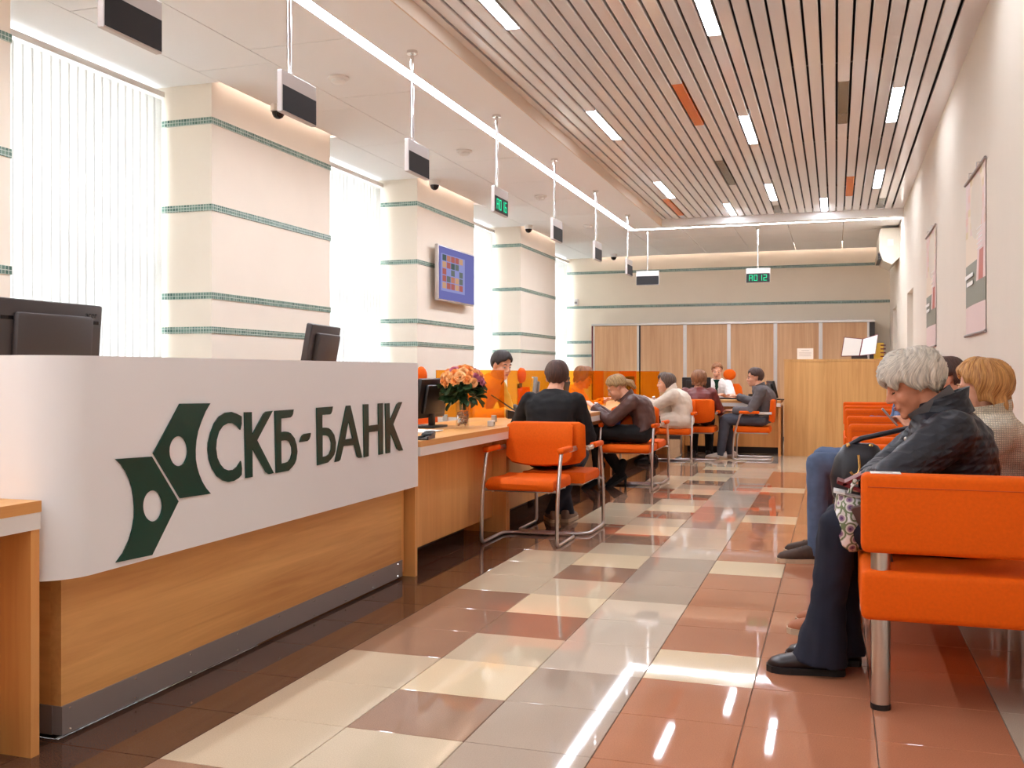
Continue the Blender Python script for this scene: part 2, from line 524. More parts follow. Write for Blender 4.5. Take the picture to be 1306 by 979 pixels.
rest = {}
mats_far = ['t_brown', 't_beige', 't_taupe', 't_cream', 't_grey', 't_light', 't_strip', 't_red']
gfar = G()
for n in range(-12, 3):
    for k in range(-16, 36):
        x0 = X0T + n * TP; y0 = Y0T + k * TP; x1 = min(x0 + TP, XR) - .0015; y1 = min(y0 + TP, YF) - .0015
        x0 += .0015; y0 += .0015
        if x0 < -4.9 or x1 - x0 < .02 or y1 - y0 < .02: continue
        kd = tile_kind(n, k)
        near = -5 <= k <= 20 and n >= -6 and not (n <= -6 and (k < 3 or k > 14))
        if near:
            key = (kd, n == 2)
            if key not in tile_mesh:
                w = x1 - x0; g = G(); b = .0012
                g.loft([[(0, 0, -.012), (w, 0, -.012), (w, y1 - y0, -.012), (0, y1 - y0, -.012)],
                        [(0, 0, -b), (w, 0, -b), (w, y1 - y0, -b), (0, y1 - y0, -b)],
                        [(b, b, 0), (w - b, b, 0), (w - b, y1 - y0 - b, 0), (b, y1 - y0 - b, 0)]])
                tile_mesh[key] = g.mesh('tile', kd)
            link('tile', tile_mesh[key], floor, (x0, y0, 0))
        else:
            gfar.box(x0, x1, y0, y1, -.012, 0, mats_far.index(kd))
far_t = part('distant_tiles', gfar, mats_far, floor); far_t['kind'] = 'stuff'

# ------------------------------------------------------------------ walls
def band_uv(me, ax):
    uv = me.uv_layers.new(name='UVMap')
    for p in me.polygons:
        nx, ny = abs(p.normal.x), abs(p.normal.y)
        for li in p.loop_indices:
            co = me.vertices[me.loops[li].vertex_index].co
            uv.data[li].uv = ((co.y if nx > ny else co.x), co.z + .024)


wall_far = struct(part('wall_far', G().box(-5.2, XR + .3, YF, YF + .2, -.1, 3.7), 'wall'))
for z in BANDS:
    x0, x1 = (-4.95, XR) if z > 2 else (-4.95, -4.15)
    g = G().box(x0, x1, YF - .006, YF, z - .024, z + .024)
    o = part('mosaic_band', g, 'mosaic', wall_far); band_uv(o.data, 0)
struct(part('wall_back', G().box(-5.2, XR + .3, YB - .2, YB, -.1, 3.7), 'wall'))
# right wall with two door openings
DR = [(12.45, 13.45, 2.12), (15.75, 16.75, 2.12)]
g = G(); ys = [YB - .2] + [v for a, b, _ in DR for v in (a, b)] + [YF + .2]
for i in range(0, len(ys), 2): g.box(XR, XR + .25, ys[i], ys[i + 1], -.1, 3.7)
for a, b, z in DR: g.box(XR, XR + .25, a, b, z, 3.7)
wall_right = struct(part('wall_right', g, 'wallR'))
for i, (a, b, z) in enumerate(DR):
    d = bpy.data.objects.new('door_%d' % (i + 1), None); COL.objects.link(d); struct(d); d.location = (XR + .13, (a + b) / 2, 0)
    w = (b - a) / 2
    part('door_leaf', G().box(0, .04, -w + .05, w - .05, 0, z - .05), 'white', d)
    g = G().box(-.02, .06, -w, -w + .05, 0, z).box(-.02, .06, w - .05, w, 0, z).box(-.02, .06, -w + .05, w - .05, z - .05, z)
    part('door_frame', g, 'frame_white', d)
    part('door_handle', G().tube([(0, -w + .14, 1.02), (-.05, -w + .14, 1.02), (-.05, -w + .26, 1.02)], .009), 'steel', d, 40)
# left wall: solid below and between the windows; pillars stand proud of it
XG = -4.95
g = G().box(-5.2, XG + .08, YB, YF, -.1, .55).box(-5.2, XG + .08, YB, YF, 3.22, 3.7)
WIN = [(PIL[i][1], PIL[i + 1][0]) for i in range(3)] + [(15.35, YF)]
edges = [YB] + [v for w in WIN for v in w]
for i in range(0, len(edges) - 1, 2): g.box(-5.2, XG + .08, edges[i], edges[i + 1], .55, 3.22)
wall_left = struct(part('wall_left', g, 'wall'))
for i, (a, b) in enumerate(PIL):
    p = part('pillar', G().box(XG + .08, XC, a if i else YB, b, 0, 3.62), 'pillar', wall_left)
    a = a if i else YB
    for z in BANDS:
        gb = G().box(XG + .09, XC + .006, a - .006, b + .006, z - .024, z + .024)
        o = part('mosaic_band', gb, 'mosaic', p); band_uv(o.data, 0)
# windows + blinds
vane_me = None
ordw = ['first', 'second', 'third', 'fourth']
BL = ['white vertical slat blind in the window between the near wall pier and the plain pillar',
      'white vertical slat blind in the window between the plain pillar and the television pillar',
      'white vertical slat blind in the window between the television pillar and the far pillar',
      'white vertical slat blind in the narrow corner window beside the far wall']
for i, (a, b) in enumerate(WIN):
    w = bpy.data.objects.new('window_%d' % (i + 1), None); COL.objects.link(w); struct(w); w.location = (XG, a, .55)
    L = b - a; hh = 2.67; g = G(); t = .06
    g.box(0, .06, 0, t, 0, hh).box(0, .06, L - t, L, 0, hh).box(0, .06, t, L - t, 0, t).box(0, .06, t, L - t, hh - t, hh)
    g.box(0, .06, t, L - t, 1.30, 1.38).box(0, .06, L / 2 - .035, L / 2 + .035, t, 1.30)
    part('window_frame', g, 'frame_white', w)
    for (y0, y1, z0, z1) in ((t, L / 2 - .035, t, 1.30), (L / 2 + .035, L - t, t, 1.30), (t, L - t, 1.38, hh - t)):
        part('pane', G().box(.025, .031, y0, y1, z0, z1), 'glass', w)
    part('window_sill', G().box(.06, .2, 0.01, L - .01, -.03, .0), 'frame_white', w)
    bl = thing('vertical_blind', BL[i], 'blind', (XW, a, 0), 0, 'window blinds')
    part('head_rail', G().box(-.02, .03, .02, L - .02, 3.14, 3.18), 'plastic_white', bl)
    nv = int((L - .06) / .0765)
    if vane_me is None:
        g = G(); wv = .045
        rings = []
        for z in (.72, 3.125):
            rings.append([(.004 * math.sin(q * math.pi) , -wv + 2 * wv * q, z) for q in [k / 4 for k in range(5)]] + [(.004 * math.sin(q * math.pi) - .0012, -wv + 2 * wv * q, z) for q in [k / 4 for k in range(4, -1, -1)]])
        g.loft(rings); vane_me = g.mesh('vane', 'blind')
    for k in range(nv):
        o = link('vane', vane_me, bl, (0, .05 + .0765 * (k + .5), 0), (0, 0, math.radians(-7 + random.uniform(-2, 2))))
    part('bottom_chain', G().tube([(0, .05, .74), (0, L - .05, .74)], .0025, 5), 'plastic_white', bl)

# ------------------------------------------------------------------ ceiling
YS1 = 14.17                      # far end of the slatted field
XE = -2.39                       # left edge of the slatted field
ceiling = struct(part('ceiling', G().box(-5.2, XR + .3, YB - .2, YF + .2, 3.62, 3.75), 'void'))
C_ = lambda name, g, m: part(name, g, m, ceiling)
XS0, XS1 = -2.90, -2.82          # light strip slot
YS0, YS2 = 14.36, 14.44
# plain boards
C_('ceiling_board', G().box(XS1, XE, YB, YS1 + .0, ZF, ZF + .02), 'ceil')
C_('ceiling_board', G().box(XS1, XR, YS1 + .02, YS0, ZF, ZF + .02), 'ceil')
C_('ceiling_board', G().box(XS1, XE, YS1, YS1 + .02, ZF, ZF + .02), 'ceil')
C_('recess_riser', G().box(XE, XE + .012, YB, YS1, ZF, ZF + .16), 'riser')
C_('recess_riser', G().box(XE, XR, YS1 + .008, YS1 + .02, ZF, ZF + .16), 'ceil')
# suspended panels
XB = -3.63; XA = -4.235; gp = .008
rows = [-2.8 + 1.205 * k + .23 for k in range(-1, 19)]
for k in range(len(rows) - 1):
    for (xa, xb, off) in ((XA, XB, 0.), (XB, XS0, -.29)):
        y0 = max(rows[k] + off, YB); y1 = min(rows[k + 1] + off, YF - .07)
        if y1 - y0 > .05: C_('ceiling_panel', G().box(xa + gp / 2, xb - gp / 2, y0 + gp / 2, y1 - gp / 2, ZF, ZF + .015), 'ceil')
xx = XS0
while xx < XR - .05:
    x1 = min(xx + .75, XR)
    for (ya, yb) in ((YS2, 15.45), (15.45, 16.55), (16.55, YF - .07)):
        C_('ceiling_panel', G().box(xx + gp / 2, x1 - gp / 2, ya + gp / 2, yb - gp / 2, ZF, ZF + .015), 'ceil')
    xx = x1
# window recess soffits and the backs of the light slots
for i, (a, b) in enumerate(WIN): C_('recess_soffit', G().box(XG, XA - .002, a + .003, min(b, YF) - .003, ZF, ZF + .02), 'ceil')
# slats, coloured inserts and lamps
PT = .101; XN = .713 - PT / 2
LAMPS = {2: [(1.55, 2.65), (4.87, 5.97), (8.19, 9.29), (11.46, 12.56)], 14: [(-1.15, -.05), (2.15, 3.25), (5.44, 6.54), (8.68, 9.76), (11.92, 13.05)],
         26: [(-1.7, -.6), (1.6, 2.7), (4.92, 6.02), (8.12, 9.18), (11.38, 12.48)], 20: [(.1, 1.2), (13.12, 14.1)], 8: [(-2.2, -1.1), (13.09, 14.1)]}
INS = {18: [(7.56, 8.88, 'slat_orange'), (10.42, 11.82, 'slat_dark')], 5: [(11.72, 13.02, 'slat_orange')], 27: [(12.52, 13.9, 'slat_orange')],
       6: [(7.88, 9.22, 'slat_dark')], 14: [(13.45, 14.05, 'slat_dark')], 1: [(13.3, 14.1, 'slat_dark')]}


def slat_g(x, y0, y1, w=.0425):
    b = .006
    prof = [(-w, .03), (-w, b), (-w + b, 0), (w - b, 0), (w, b), (w, .03)]
    return G().loft([[(x + p, y, ZS + z) for p, z in prof] for y in (y0, y1)])


for n in range(30):
    x = XN - PT * n
    cuts = [(a, b, 'lamp') for a, b in LAMPS.get(n, []) if b - a > .1] + INS.get(n, [])
    cuts.sort(); y = YB
    for a, b, kd in cuts + [(YS1, None, None)]:
        if a - y > .03: C_('slat', slat_g(x, y, a - .002), 'slat')
        if kd == 'lamp':
            lab = {2: 'white rectangular ceiling lamp in the slat row alongside the right wall', 14: 'white rectangular ceiling lamp in the middle row of the slatted ceiling',
                   26: 'white rectangular ceiling lamp in the slat row beside the flat ceiling edge', 20: 'white rectangular ceiling lamp between the middle and flat-ceiling rows of lamps',
                   8: 'white rectangular ceiling lamp between the middle and right-wall rows of lamps'}[n]
            t = thing('ceiling_light', lab, 'light', (x, (a + b) / 2, ZS), 0, 'lamps in the slatted ceiling')
            hl = (b - a) / 2 - .003
            part('diffuser', G().box(-.041, .041, -hl + .004, hl - .004, .002, .014), 'lamp', t)
            part('housing', G().box(-.043, .043, -hl, hl, .015, .06).box(-.043, -.0412, -hl, hl, 0, .015).box(.0412, .043, -hl, hl, 0, .015), 'plastic_white', t)
        elif kd:
            C_('slat', slat_g(x, a, b - .002), kd)
        y = b
C_('edge_board', G().box(.725, XR, YB, YS1, ZS, ZS + .02), 'slat')
C_('edge_board', G().box(XE + .012, XN - PT * 29 - .058, YB, YS1, ZS, ZS + .02), 'slat')
for yy in (2.5, 5.0, 7.5, 10.0, 12.5): C_('slat_carrier', G().box(XE + .02, .72, yy - .015, yy + .015, ZS + .032, ZS + .06), 'dark_grey')
# continuous light strip (L shape)
ls = thing('light_strip', 'long bright L-shaped light strip recessed in the flat ceiling', 'light', (XS1, YS0, ZF))
part('strip_diffuser', G().box(XS0 - XS1 + .004, -.004, YB - YS0 + .02, YS2 - YS0 - .004, .004, .012), 'strip', ls)
part('strip_diffuser', G().box(0, XR - XS1 - .01, .004, YS2 - YS0 - .004, .004, .012), 'strip', ls)
part('strip_housing', G().box(XS0 - XS1 + .002, -.002, YB - YS0 + .02, YS2 - YS0 - .002, .013, .06).box(0, XR - XS1 - .008, .002, YS2 - YS0 - .002, .013, .06), 'alu', ls)
# cove lights above pillar fronts and the far wall
for i, (a, b) in enumerate(PIL):
    a = a if i else YB
    lab = ['warm cove light slot above the near wall pier', 'warm cove light slot above the plain pillar', 'warm cove light slot above the television pillar', 'warm cove light slot above the far pillar'][i]
    cv = thing('cove_light', lab, 'light', (XC + .03, (a + b) / 2, 3.34), 0, 'cove lights')
    part('led_strip', G().box(-.012, .012, -(b - a) / 2 + .03, (b - a) / 2 - .03, -.004, .004), 'cove', cv)
    part('channel', G().box(-.02, .05, -(b - a) / 2 + .02, (b - a) / 2 - .02, .005, .02), 'alu', cv)
cv = thing('cove_light', 'warm cove light slot along the top of the far wall', 'light', (-1.9, YF - .03, 3.34), 0, 'cove lights')
part('led_strip', G().box(-2.3, 2.7, -.012, .012, -.004, .004), 'cove', cv)
part('channel', G().box(-2.32, 2.72, -.05, .02, .005, .02), 'alu', cv)

# ------------------------------------------------------------------ reception desk
RX, PX = -2.25, -2.17
RY0, RY1 = 2.44, 4.93
rec = thing('reception_desk', 'reception desk with wide white front panel, green emblem and oak base', 'desk', (0, 0, 0))
part('base_panel', G().box(RX - .04, RX, RY0, RY1, .10, .52), 'woodY', rec)
part('base_panel', G().box(-3.2, RX - .04, RY0, RY0 + .03, .10, .52), 'woodX', rec)
pl = part('plinth', G().box(RX - .03, RX + .006, RY0 - .002, RY1, .012, .10).box(-3.2, RX - .03, RY0 - .006, RY0 + .02, .012, .10), 'plinth', rec)
gs = G()
for k in range(9):
    y = RY0 + .03 + k * .3
    for z in (.024, .088): gs.cyl((RX + .005, y, z), (RX + .009, y, z), .0045, .003, 8)
part('screw_heads', gs, 'chrome', pl)
part('plinth_base', G().box(-3.1, RX - .05, RY0 + .03, RY1 - .02, 0, .015), 'black', rec)
PZ0, PZ1 = .50, 1.172
YN = 2.33; rr = .15
plan = [(PX, RY1 + .04)] + [(PX - rr + rr * math.cos(a), YN + rr - rr * math.sin(a)) for a in [k * math.pi / 2 / 10 for k in range(11)]] + [(-3.25, YN)]
th_ = .07
inner = [(-3.25, YN + th_)] + [(PX - rr + (rr - th_) * math.cos(a), YN + rr - (rr - th_) * math.sin(a)) for a in [k * math.pi / 2 / 10 for k in range(10, -1, -1)]] + [(PX - th_, RY1 + .04)]
wp = part('front_panel', G().prism(plan + inner, lambda a, b, t: (a, b, PZ0 + t), PZ1 - PZ0), 'white_gloss', rec, 30, 'white glossy front panel with rounded corner')
part('ledge', G().box(RX - .3, PX - th_ - .001, YN + th_ + .02, RY1 + .03, .505, .53), 'white_gloss', rec)
part('worktop', G().box(-3.15, PX - th_ - .01, YN + th_ + .01, RY1 + .02, .72, .75), 'woodY', rec)
part('end_panel', G().box(-3.15, PX - th_ - .01, RY1 - .0, RY1 + .03, .03, .72), 'woodZ', rec)


def panel_pt(ou, ov, sc):
    def f(a, b, t):
        y, z = atx(ou + a / sc, ov + b / sc, PX)
        return (PX + .001 + t, y, z)
    return f


c1, c2, c3 = panel_pt(240, 500, 6.994), panel_pt(370, 490, 6.994), panel_pt(130, 490, 4.08)


def ellp(cx, cy, rx, ry, n=28): return [(cx + rx * math.cos(2 * math.pi * k / n), cy + ry * math.sin(2 * math.pi * k / n)) for k in range(n)]


def smooth_poly(pts, it=2):
    for _ in range(it):
        q = []
        for i in range(len(pts)):
            a, b = pts[i], pts[(i + 1) % len(pts)]
            q += [(.75 * a[0] + .25 * b[0], .75 * a[1] + .25 * b[1]), (.25 * a[0] + .75 * b[0], .25 * a[1] + .75 * b[1])]
        pts = q
    return pts


LET = [
    ('letter', c1, [(467, 215), (420, 190), (375, 175), (320, 182), (270, 215), (225, 275), (190, 365), (170, 450), (167, 510), (178, 600), (205, 680), (250, 750), (300, 788), (350, 800), (400, 790), (440, 765), (467, 735), (470, 680), (460, 612), (430, 660), (395, 690), (350, 697), (310, 682), (275, 640), (250, 585), (238, 500), (245, 420), (265, 350), (300, 300), (345, 275), (390, 278), (425, 300), (455, 335), (467, 280)], []),
    ('letter', c1, [(492, 178), (557, 176), (560, 380), (665, 190), (685, 172), (745, 165), (605, 428), (755, 720), (710, 730), (685, 712), (562, 498), (565, 755), (505, 765)], []),
    ('letter', c1, [(763, 165), (932, 153), (925, 195), (915, 215), (900, 225), (820, 235), (820, 355), (850, 350), (880, 353), (905, 365), (940, 410), (958, 470), (965, 530), (955, 600), (940, 638), (920, 665), (885, 700), (775, 720)], [[(820, 432), (860, 428), (880, 433), (898, 447), (915, 490), (918, 540), (905, 590), (885, 618), (860, 628), (822, 635)]]),
    ('hyphen', c1, [(985, 445), (1000, 400), (1010, 383), (1027, 371), (1085, 362), (1080, 395), (1070, 420), (1055, 435)], []),
    ('letter', c2, [(228, 208), (373, 197), (365, 240), (357, 260), (345, 268), (278, 272), (278, 387), (310, 385), (335, 390), (355, 405), (385, 450), (400, 520), (395, 590), (385, 625), (370, 650), (330, 695), (235, 722)], [[(280, 455), (315, 455), (333, 463), (345, 477), (360, 520), (357, 580), (340, 620), (315, 638), (280, 647)]]),
    ('letter', c2, [(493, 190), (530, 187), (635, 650), (605, 655), (590, 645), (565, 540), (468, 550), (440, 670), (425, 685), (392, 692)], [[(513, 320), (550, 480), (483, 492)]]),
    ('letter', c2, [(645, 178), (690, 176), (693, 368), (780, 357), (778, 170), (820, 167), (822, 620), (785, 628), (782, 415), (695, 427), (692, 640), (652, 650)], []),
    ('letter', c2, [(840, 170), (880, 167), (883, 320), (945, 175), (965, 158), (992, 157), (912, 355), (1000, 587), (965, 592), (945, 575), (888, 430), (885, 608), (848, 615)], []),
    ('emblem', c3, [(400, 100), (558, 98), (533, 140), (512, 190), (495, 240), (485, 290), (481, 340), (482, 390), (489, 430), (499, 465), (515, 505), (535, 538), (560, 568), (402, 592), (262, 358)], [ellp(392, 347, 48, 78)]),
    ('emblem', c3, [(65, 388), (253, 375), (392, 608), (255, 887), (68, 926), (105, 875), (135, 810), (153, 750), (163, 690), (164, 640), (160, 590), (152, 540), (138, 495), (118, 452), (95, 418)], [ellp(258, 632, 51, 81)]),
]
for nm, fn, poly, holes in LET: part(nm, G().prism(poly, fn, .005, 0, holes), 'green', wp)

# ------------------------------------------------------------------ counter desks
DZ = .745


def counter_desk(label, y0, y1, xe, loc_rot=None, depth=.70, near=True, far=True, inset=.035):
    """long desk along local y; customer edge at local x=0, staff side to -x"""
    L = y1 - y0
    t = thing('counter_desk', label, 'desk', *(loc_rot[:1] if loc_rot else ((xe, y0, 0),)), rz=(loc_rot[1] if loc_rot else 0.))
    part('desk_top', G().box(-depth, 0, 0, L, DZ - .033, DZ), 'woodY', t)
    part('front_band', G().box(-.03, -.002, 0.001, L - .001, DZ - .083, DZ - .0335), 'white_edge', t)
    part('modesty_panel', G().box(-.155, -.135, .04, L - .04, .11, DZ - .034), 'woodZ', t)
    part('under_desk_shade', G().box(-.37, -.35, .04, L - .04, 0.002, .4), 'dark_grey', t)  # added dark board: stands in for under-desk shade, hides the bright floor beyond
    for f, yy in ((near, 0.), (far, L - .036)):
        if f: part('end_panel', G().box(-depth + .02, -inset, yy + .002, yy + .034, 0, DZ - .0835), 'woodZ', t)
    return t


XE_D = -2.16
counter_desk('counter desk end with white edge band standing before the reception desk', .2, 2.325, -2.215, near=False, inset=.006)
counter_desk('counter desk carrying the flower vase beside the reception desk', 4.985, 6.60, XE_D)
counter_desk('counter desk in front of the leaning man in the yellow shirt', 6.61, 9.96, XE_D)
counter_desk('counter desk beside the woman in the cream coat', 9.97, 13.55, XE_D)
# transverse desk at the far end: local x -> -y
counter_desk('far desk facing along the hall, with the woman in the white shirt behind it', 0, 1.33, 0, ((-2.03, 13.66, 0), -math.pi / 2), .75)

# ------------------------------------------------------------------ visitor chairs
def bez(pts, n=6):
    """round the corners of a polyline: each inner point (p, r)"""
    out = [Vector(pts[0][0])]
    for i in range(1, len(pts) - 1):
        p, r = Vector(pts[i][0]), pts[i][1]; a, b = Vector(pts[i - 1][0]), Vector(pts[i + 1][0])
        p0 = p + (a - p).normalized() * r; p1 = p + (b - p).normalized() * r
        for k in range(n + 1):
            t = k / n; out.append(p0 * (1 - t) ** 2 + p * 2 * t * (1 - t) + p1 * t * t)
    out.append(Vector(pts[-1][0])); return out


def cushion(x0, x1, y0, y1, z0, z1, r=.025, bulge=.008):
    g = G().rbox(x0, x1, y0, y1, z0, z1, r, 4)
    return g


def visitor_chair():
    t = thing('visitor_chair', '', 'chair')
    W2 = .255; R = .0125
    half = [((-.24, 0, R), 0), ((-.24, W2, R), .09), ((.235, W2, R), .05), ((.225, W2, .30), .12), ((.13, W2, .615), .06), ((-.25, W2, .60), 0)]
    pts = bez(half); other = [Vector((p.x, -p.y, p.z)) for p in pts]
    part('frame', G().tube(list(reversed(other)) + pts[1:], R, 10), 'steel', t, 50)
    part('seat_support', G().tube([(.19, -W2, .355), (.19, W2, .355)], .009, 8).tube([(-.17, -.2, .345), (-.17, .2, .345)], .009, 8).tube([(.2, -.19, .35), (-.2, -.19, .345)], .009, 8).tube([(.2, .19, .35), (-.2, .19, .345)], .009, 8), 'steel', t, 50)
    # seat: waterfall front
    g = G(); rings = []
    prof = [(-.22, .355), (-.225, .40), (-.21, .43), (-.12, .424), (.05, .428), (.16, .434), (.21, .425), (.235, .40), (.232, .37), (.21, .355)]
    for y, sc in ((-.228, .0), (-.225, .6), (-.215, 1.), (0, 1.), (.215, 1.), (.225, .6), (.228, 0.)):
        rings.append([(x * (.985 if sc < 1 else 1), y, .392 + (z - .392) * (.55 + .45 * sc)) for x, z in prof])
    g.loft(rings); part('seat', g, 'orange', t, 50)
    # backrest: curved board, convex lower edge
    g = G(); rings = []; ny = 13
    for i in range(ny):
        q = -1 + 2 * i / (ny - 1); y = q * .235
        xb = -.25 + .025 * q * q
        zb = .475 + .035 * abs(q) ** 2.2 + (.03 if abs(q) == 1 else 0); zt = .782 - (.022 if abs(q) == 1 else 0)
        th = .024 if abs(q) < 1 else .010
        lean = .022
        rings.append([(xb + th - .0, y, zb + .012), (xb + th - lean * .5, y, (zb + zt) / 2), (xb + th - lean, y, zt - .012), (xb - lean, y, zt), (xb - th - lean, y, zt - .012), (xb - th - lean * .5, y, (zb + zt) / 2), (xb - th, y, zb + .012), (xb, y, zb)])
    g.loft(rings); part('backrest', g, 'orange', t, 60)
    for sy in (-1, 1):
        part('arm_pad', G().rbox(-.10, .155, sy * W2 - .024, sy * W2 + .024, .595, .632, .014, 3), 'orange', t, 50)
        part('arm_plate', G().box(-.25, -.09, sy * W2 - .004, sy * W2 + .004, .588, .622), 'alu', t)
    return t


ch0 = visitor_chair()
CH = [((-1.94, 6.29), -90, 'empty orange visitor chair facing the reception desk, beside the vase counter'),
      ((-1.87, 6.84), 90, 'orange visitor chair in which the man in the black sweater sits'),
      ((-1.90, 9.47), -90, 'orange visitor chair under the woman in the brown jacket'),
      ((-1.91, 10.06), 90, 'empty orange visitor chair between the brown jacket woman and the cream coat woman'),
      ((-1.93, 12.37), -90, 'orange visitor chair under the woman in the cream coat'),
      ((-1.70, 12.97), 90, 'orange visitor chair under the woman in the maroon jacket'),
      ((-1.02, 13.14), 180, 'orange visitor chair seen side on under the man in the grey jacket')]
for i, ((x, y), a, lab) in enumerate(CH):
    if i == 0: ch0.location = (x, y, 0); ch0.rotation_euler = (0, 0, math.radians(a)); ch0['label'] = lab; ch0['group'] = 'orange visitor chairs'
    else: dup(ch0, (x, y, 0), math.radians(a), lab, 'orange visitor chairs')


def office_chair():
    t = thing('office_chair', '', 'chair')
    for k in range(5):
        a = 2 * math.pi * k / 5
        p = part('base_arm', G().tube([(0, 0, .10), (.28 * math.cos(a), .28 * math.sin(a), .07)], [.022, .014], 8), 'black', t, 50)
        part('caster', G().cyl((.28 * math.cos(a), .28 * math.sin(a) - .012, .03), (.28 * math.cos(a), .28 * math.sin(a) + .012, .03), .03, None, 12), 'black', p, 40)
    part('gas_lift', G().cyl((0, 0, .1), (0, 0, .44), .025), 'chrome', t, 40)
    part('seat', G().rbox(-.22, .24, -.23, .23, .44, .51, .03, 3), 'orange', t, 50)
    g = G(); rings = []
    for z, w, x in ((.56, .16, -.25), (.60, .20, -.25), (.75, .215, -.27), (.90, .19, -.28), (.95, .15, -.285)):
        rings.append([(x + .026 * math.sin(2 * math.pi * k / 16) + .03 * math.cos(2 * math.pi * k / 16) ** 2, w * math.cos(2 * math.pi * k / 16), z) for k in range(16)])
    g.loft(rings); part('backrest', g, 'orange', t, 60)
    part('back_spine', G().tube([(-.1, 0, .45), (-.27, 0, .47), (-.31, 0, .7), (-.31, 0, 1.0)], .018, 8), 'black', t, 50)
    part('headrest', G().ell((-.285, 0, 1.09), (.03, .10, .085)), 'orange', t, 60)
    return t


oc = office_chair()
OC = [((-3.2, 8.02), -6, 'orange office chair of the leaning clerk in yellow'), ((-2.95, 10.18), 0, 'empty orange office chair with oval headrest between the two clerks in yellow'),
      ((-3.22, 11.1), 0, 'orange office chair of the second clerk in yellow'), ((-1.57, 15.12), -95, 'orange office chair behind the woman in the white shirt')]
for i, ((x, y), a, lab) in enumerate(OC):
    if i == 0: oc.location = (x, y, 0); oc.rotation_euler = (0, 0, math.radians(a)); oc['label'] = lab; oc['group'] = 'orange office chairs'
    else: dup(oc, (x, y, 0), math.radians(a), lab, 'orange office chairs')

# ------------------------------------------------------------------ waiting benches
BZ = .0


def bench(label, y0, y1, group='orange waiting benches'):
    L = y1 - y0
    t = thing('waiting_bench', label, 'bench', (.08, y0, 0), 0, group)
    D = .77
    s = part('seat', G().rbox(0, D, 0, L, .30, .465, .022, 4), 'orange', t, 50)
    part('backrest', G().rbox(D - .10, D - .0, .11, L - .11, .48, .83, .03, 4), 'orange', t, 50)
    for k, yy in enumerate((0., L - .10)):
        a = part('armrest', G().rbox(-.0, D, yy, yy + .10, .522, .785, .022, 4), 'orange', t, 50)
        part('seam', G().tube([(.02, yy - .0005, .742), (D - .03, yy - .0005, .742)], .0016, 5), 'orange_dark', a)
    for xx in (.062, D - .09):
        for yy in (.05, L - .05):
            l = part('leg', G().cyl((xx, yy, .018), (xx, yy, .302), .031, None, 20), 'steel', t, 40)
            part('arm_post', G().cyl((xx, yy, .463), (xx, yy, .524), .031, None, 20), 'steel', t, 40)
            part('foot_cap', G().cyl((xx, yy, 0), (xx, yy, .0185), .0325, None, 20), 'black', l, 40)
    return t


bench('orange bench with the white-haired woman and the woman in the cream knit', 3.47, 4.95)
bench('orange bench on which the person in blue jeans sits', 5.42, 6.88)
bench('orange bench with the person in the blue jacket', 8.01, 9.73)
bench('empty orange bench closest to the oak front counter', 10.6, 12.0)

# ------------------------------------------------------------------ oak front counter, wardrobe, wall fittings
lc = thing('oak_counter', 'tall plain oak counter block holding an open book', 'counter', (-.66, 13.79, 0))
part('front_panel', G().box(0, 1.29, 0, .03, .0, 1.27), 'woodLight', lc)
part('side_panel', G().box(0, .03, .031, .62, 0, 1.27), 'woodLight', lc)
part('side_panel', G().box(1.26, 1.29, .031, .62, 0, 1.27), 'woodLight', lc)
part('counter_top', G().box(-.005, 1.295, -.005, .64, 1.271, 1.30), 'woodLight', lc)
part('shelf', G().box(.031, 1.259, .031, .60, .72, .75), 'woodLight', lc)

wd = thing('wardrobe', 'long built-in wardrobe with six oak sliding doors on the far wall', 'wardrobe', (-4.13, YF - .012, 0))
XD = [0, .83, 1.64, 2.39, 3.16, 3.89, 4.65]
part('carcass', G().box(-.02, 4.74, -.40, -.005, 0, 1.99), 'dark_grey', wd)
part('top_rail', G().box(-.02, 4.74, -.47, -.40, 1.955, 1.99), 'alu', wd)
part('side_trim', G().box(-.02, .0, -.46, -.40, 0, 1.955), 'maroon', wd)
for k in range(6):
    d = part('sliding_door', G().box(XD[k] + .03, XD[k + 1] - .03, -.44, -.415, .04, 1.95), 'woodDoor', wd)
    part('door_profile', G().box(XD[k + 1] - .03, XD[k + 1] + .004, -.455, -.41, .04, 1.95), 'alu', d)
    part('door_profile', G().box(XD[k] + .006, XD[k] + .03, -.45, -.41, .04, 1.95), 'alu' if k != 1 else 'black', d)

ac = thing('air_conditioner', 'white wall air conditioner unit below the ceiling of the right wall', 'air conditioner', (XR, 15.05, 0))
prof = [(0, 3.18), (-.25, 3.18), (-.27, 3.10), (-.27, 2.86), (-.22, 2.72), (-.10, 2.66), (0, 2.76)]
part('casing', G().prism(prof, lambda a, b, t: (a, t, b), .95), 'plastic_cream', ac)
part('air_outlet', G().box(-.285, -.24, .06, .89, 2.74, 2.84), 'dark_grey', ac)
for k in range(4): part('outlet_louvre', G().box(-.295, -.245, .06, .89, 2.752 + k * .024, 2.757 + k * .024), 'plastic_cream', ac)
part('badge', G().box(-.16, -.08, -.003, 0, 2.93, 3.02), 'white', ac)

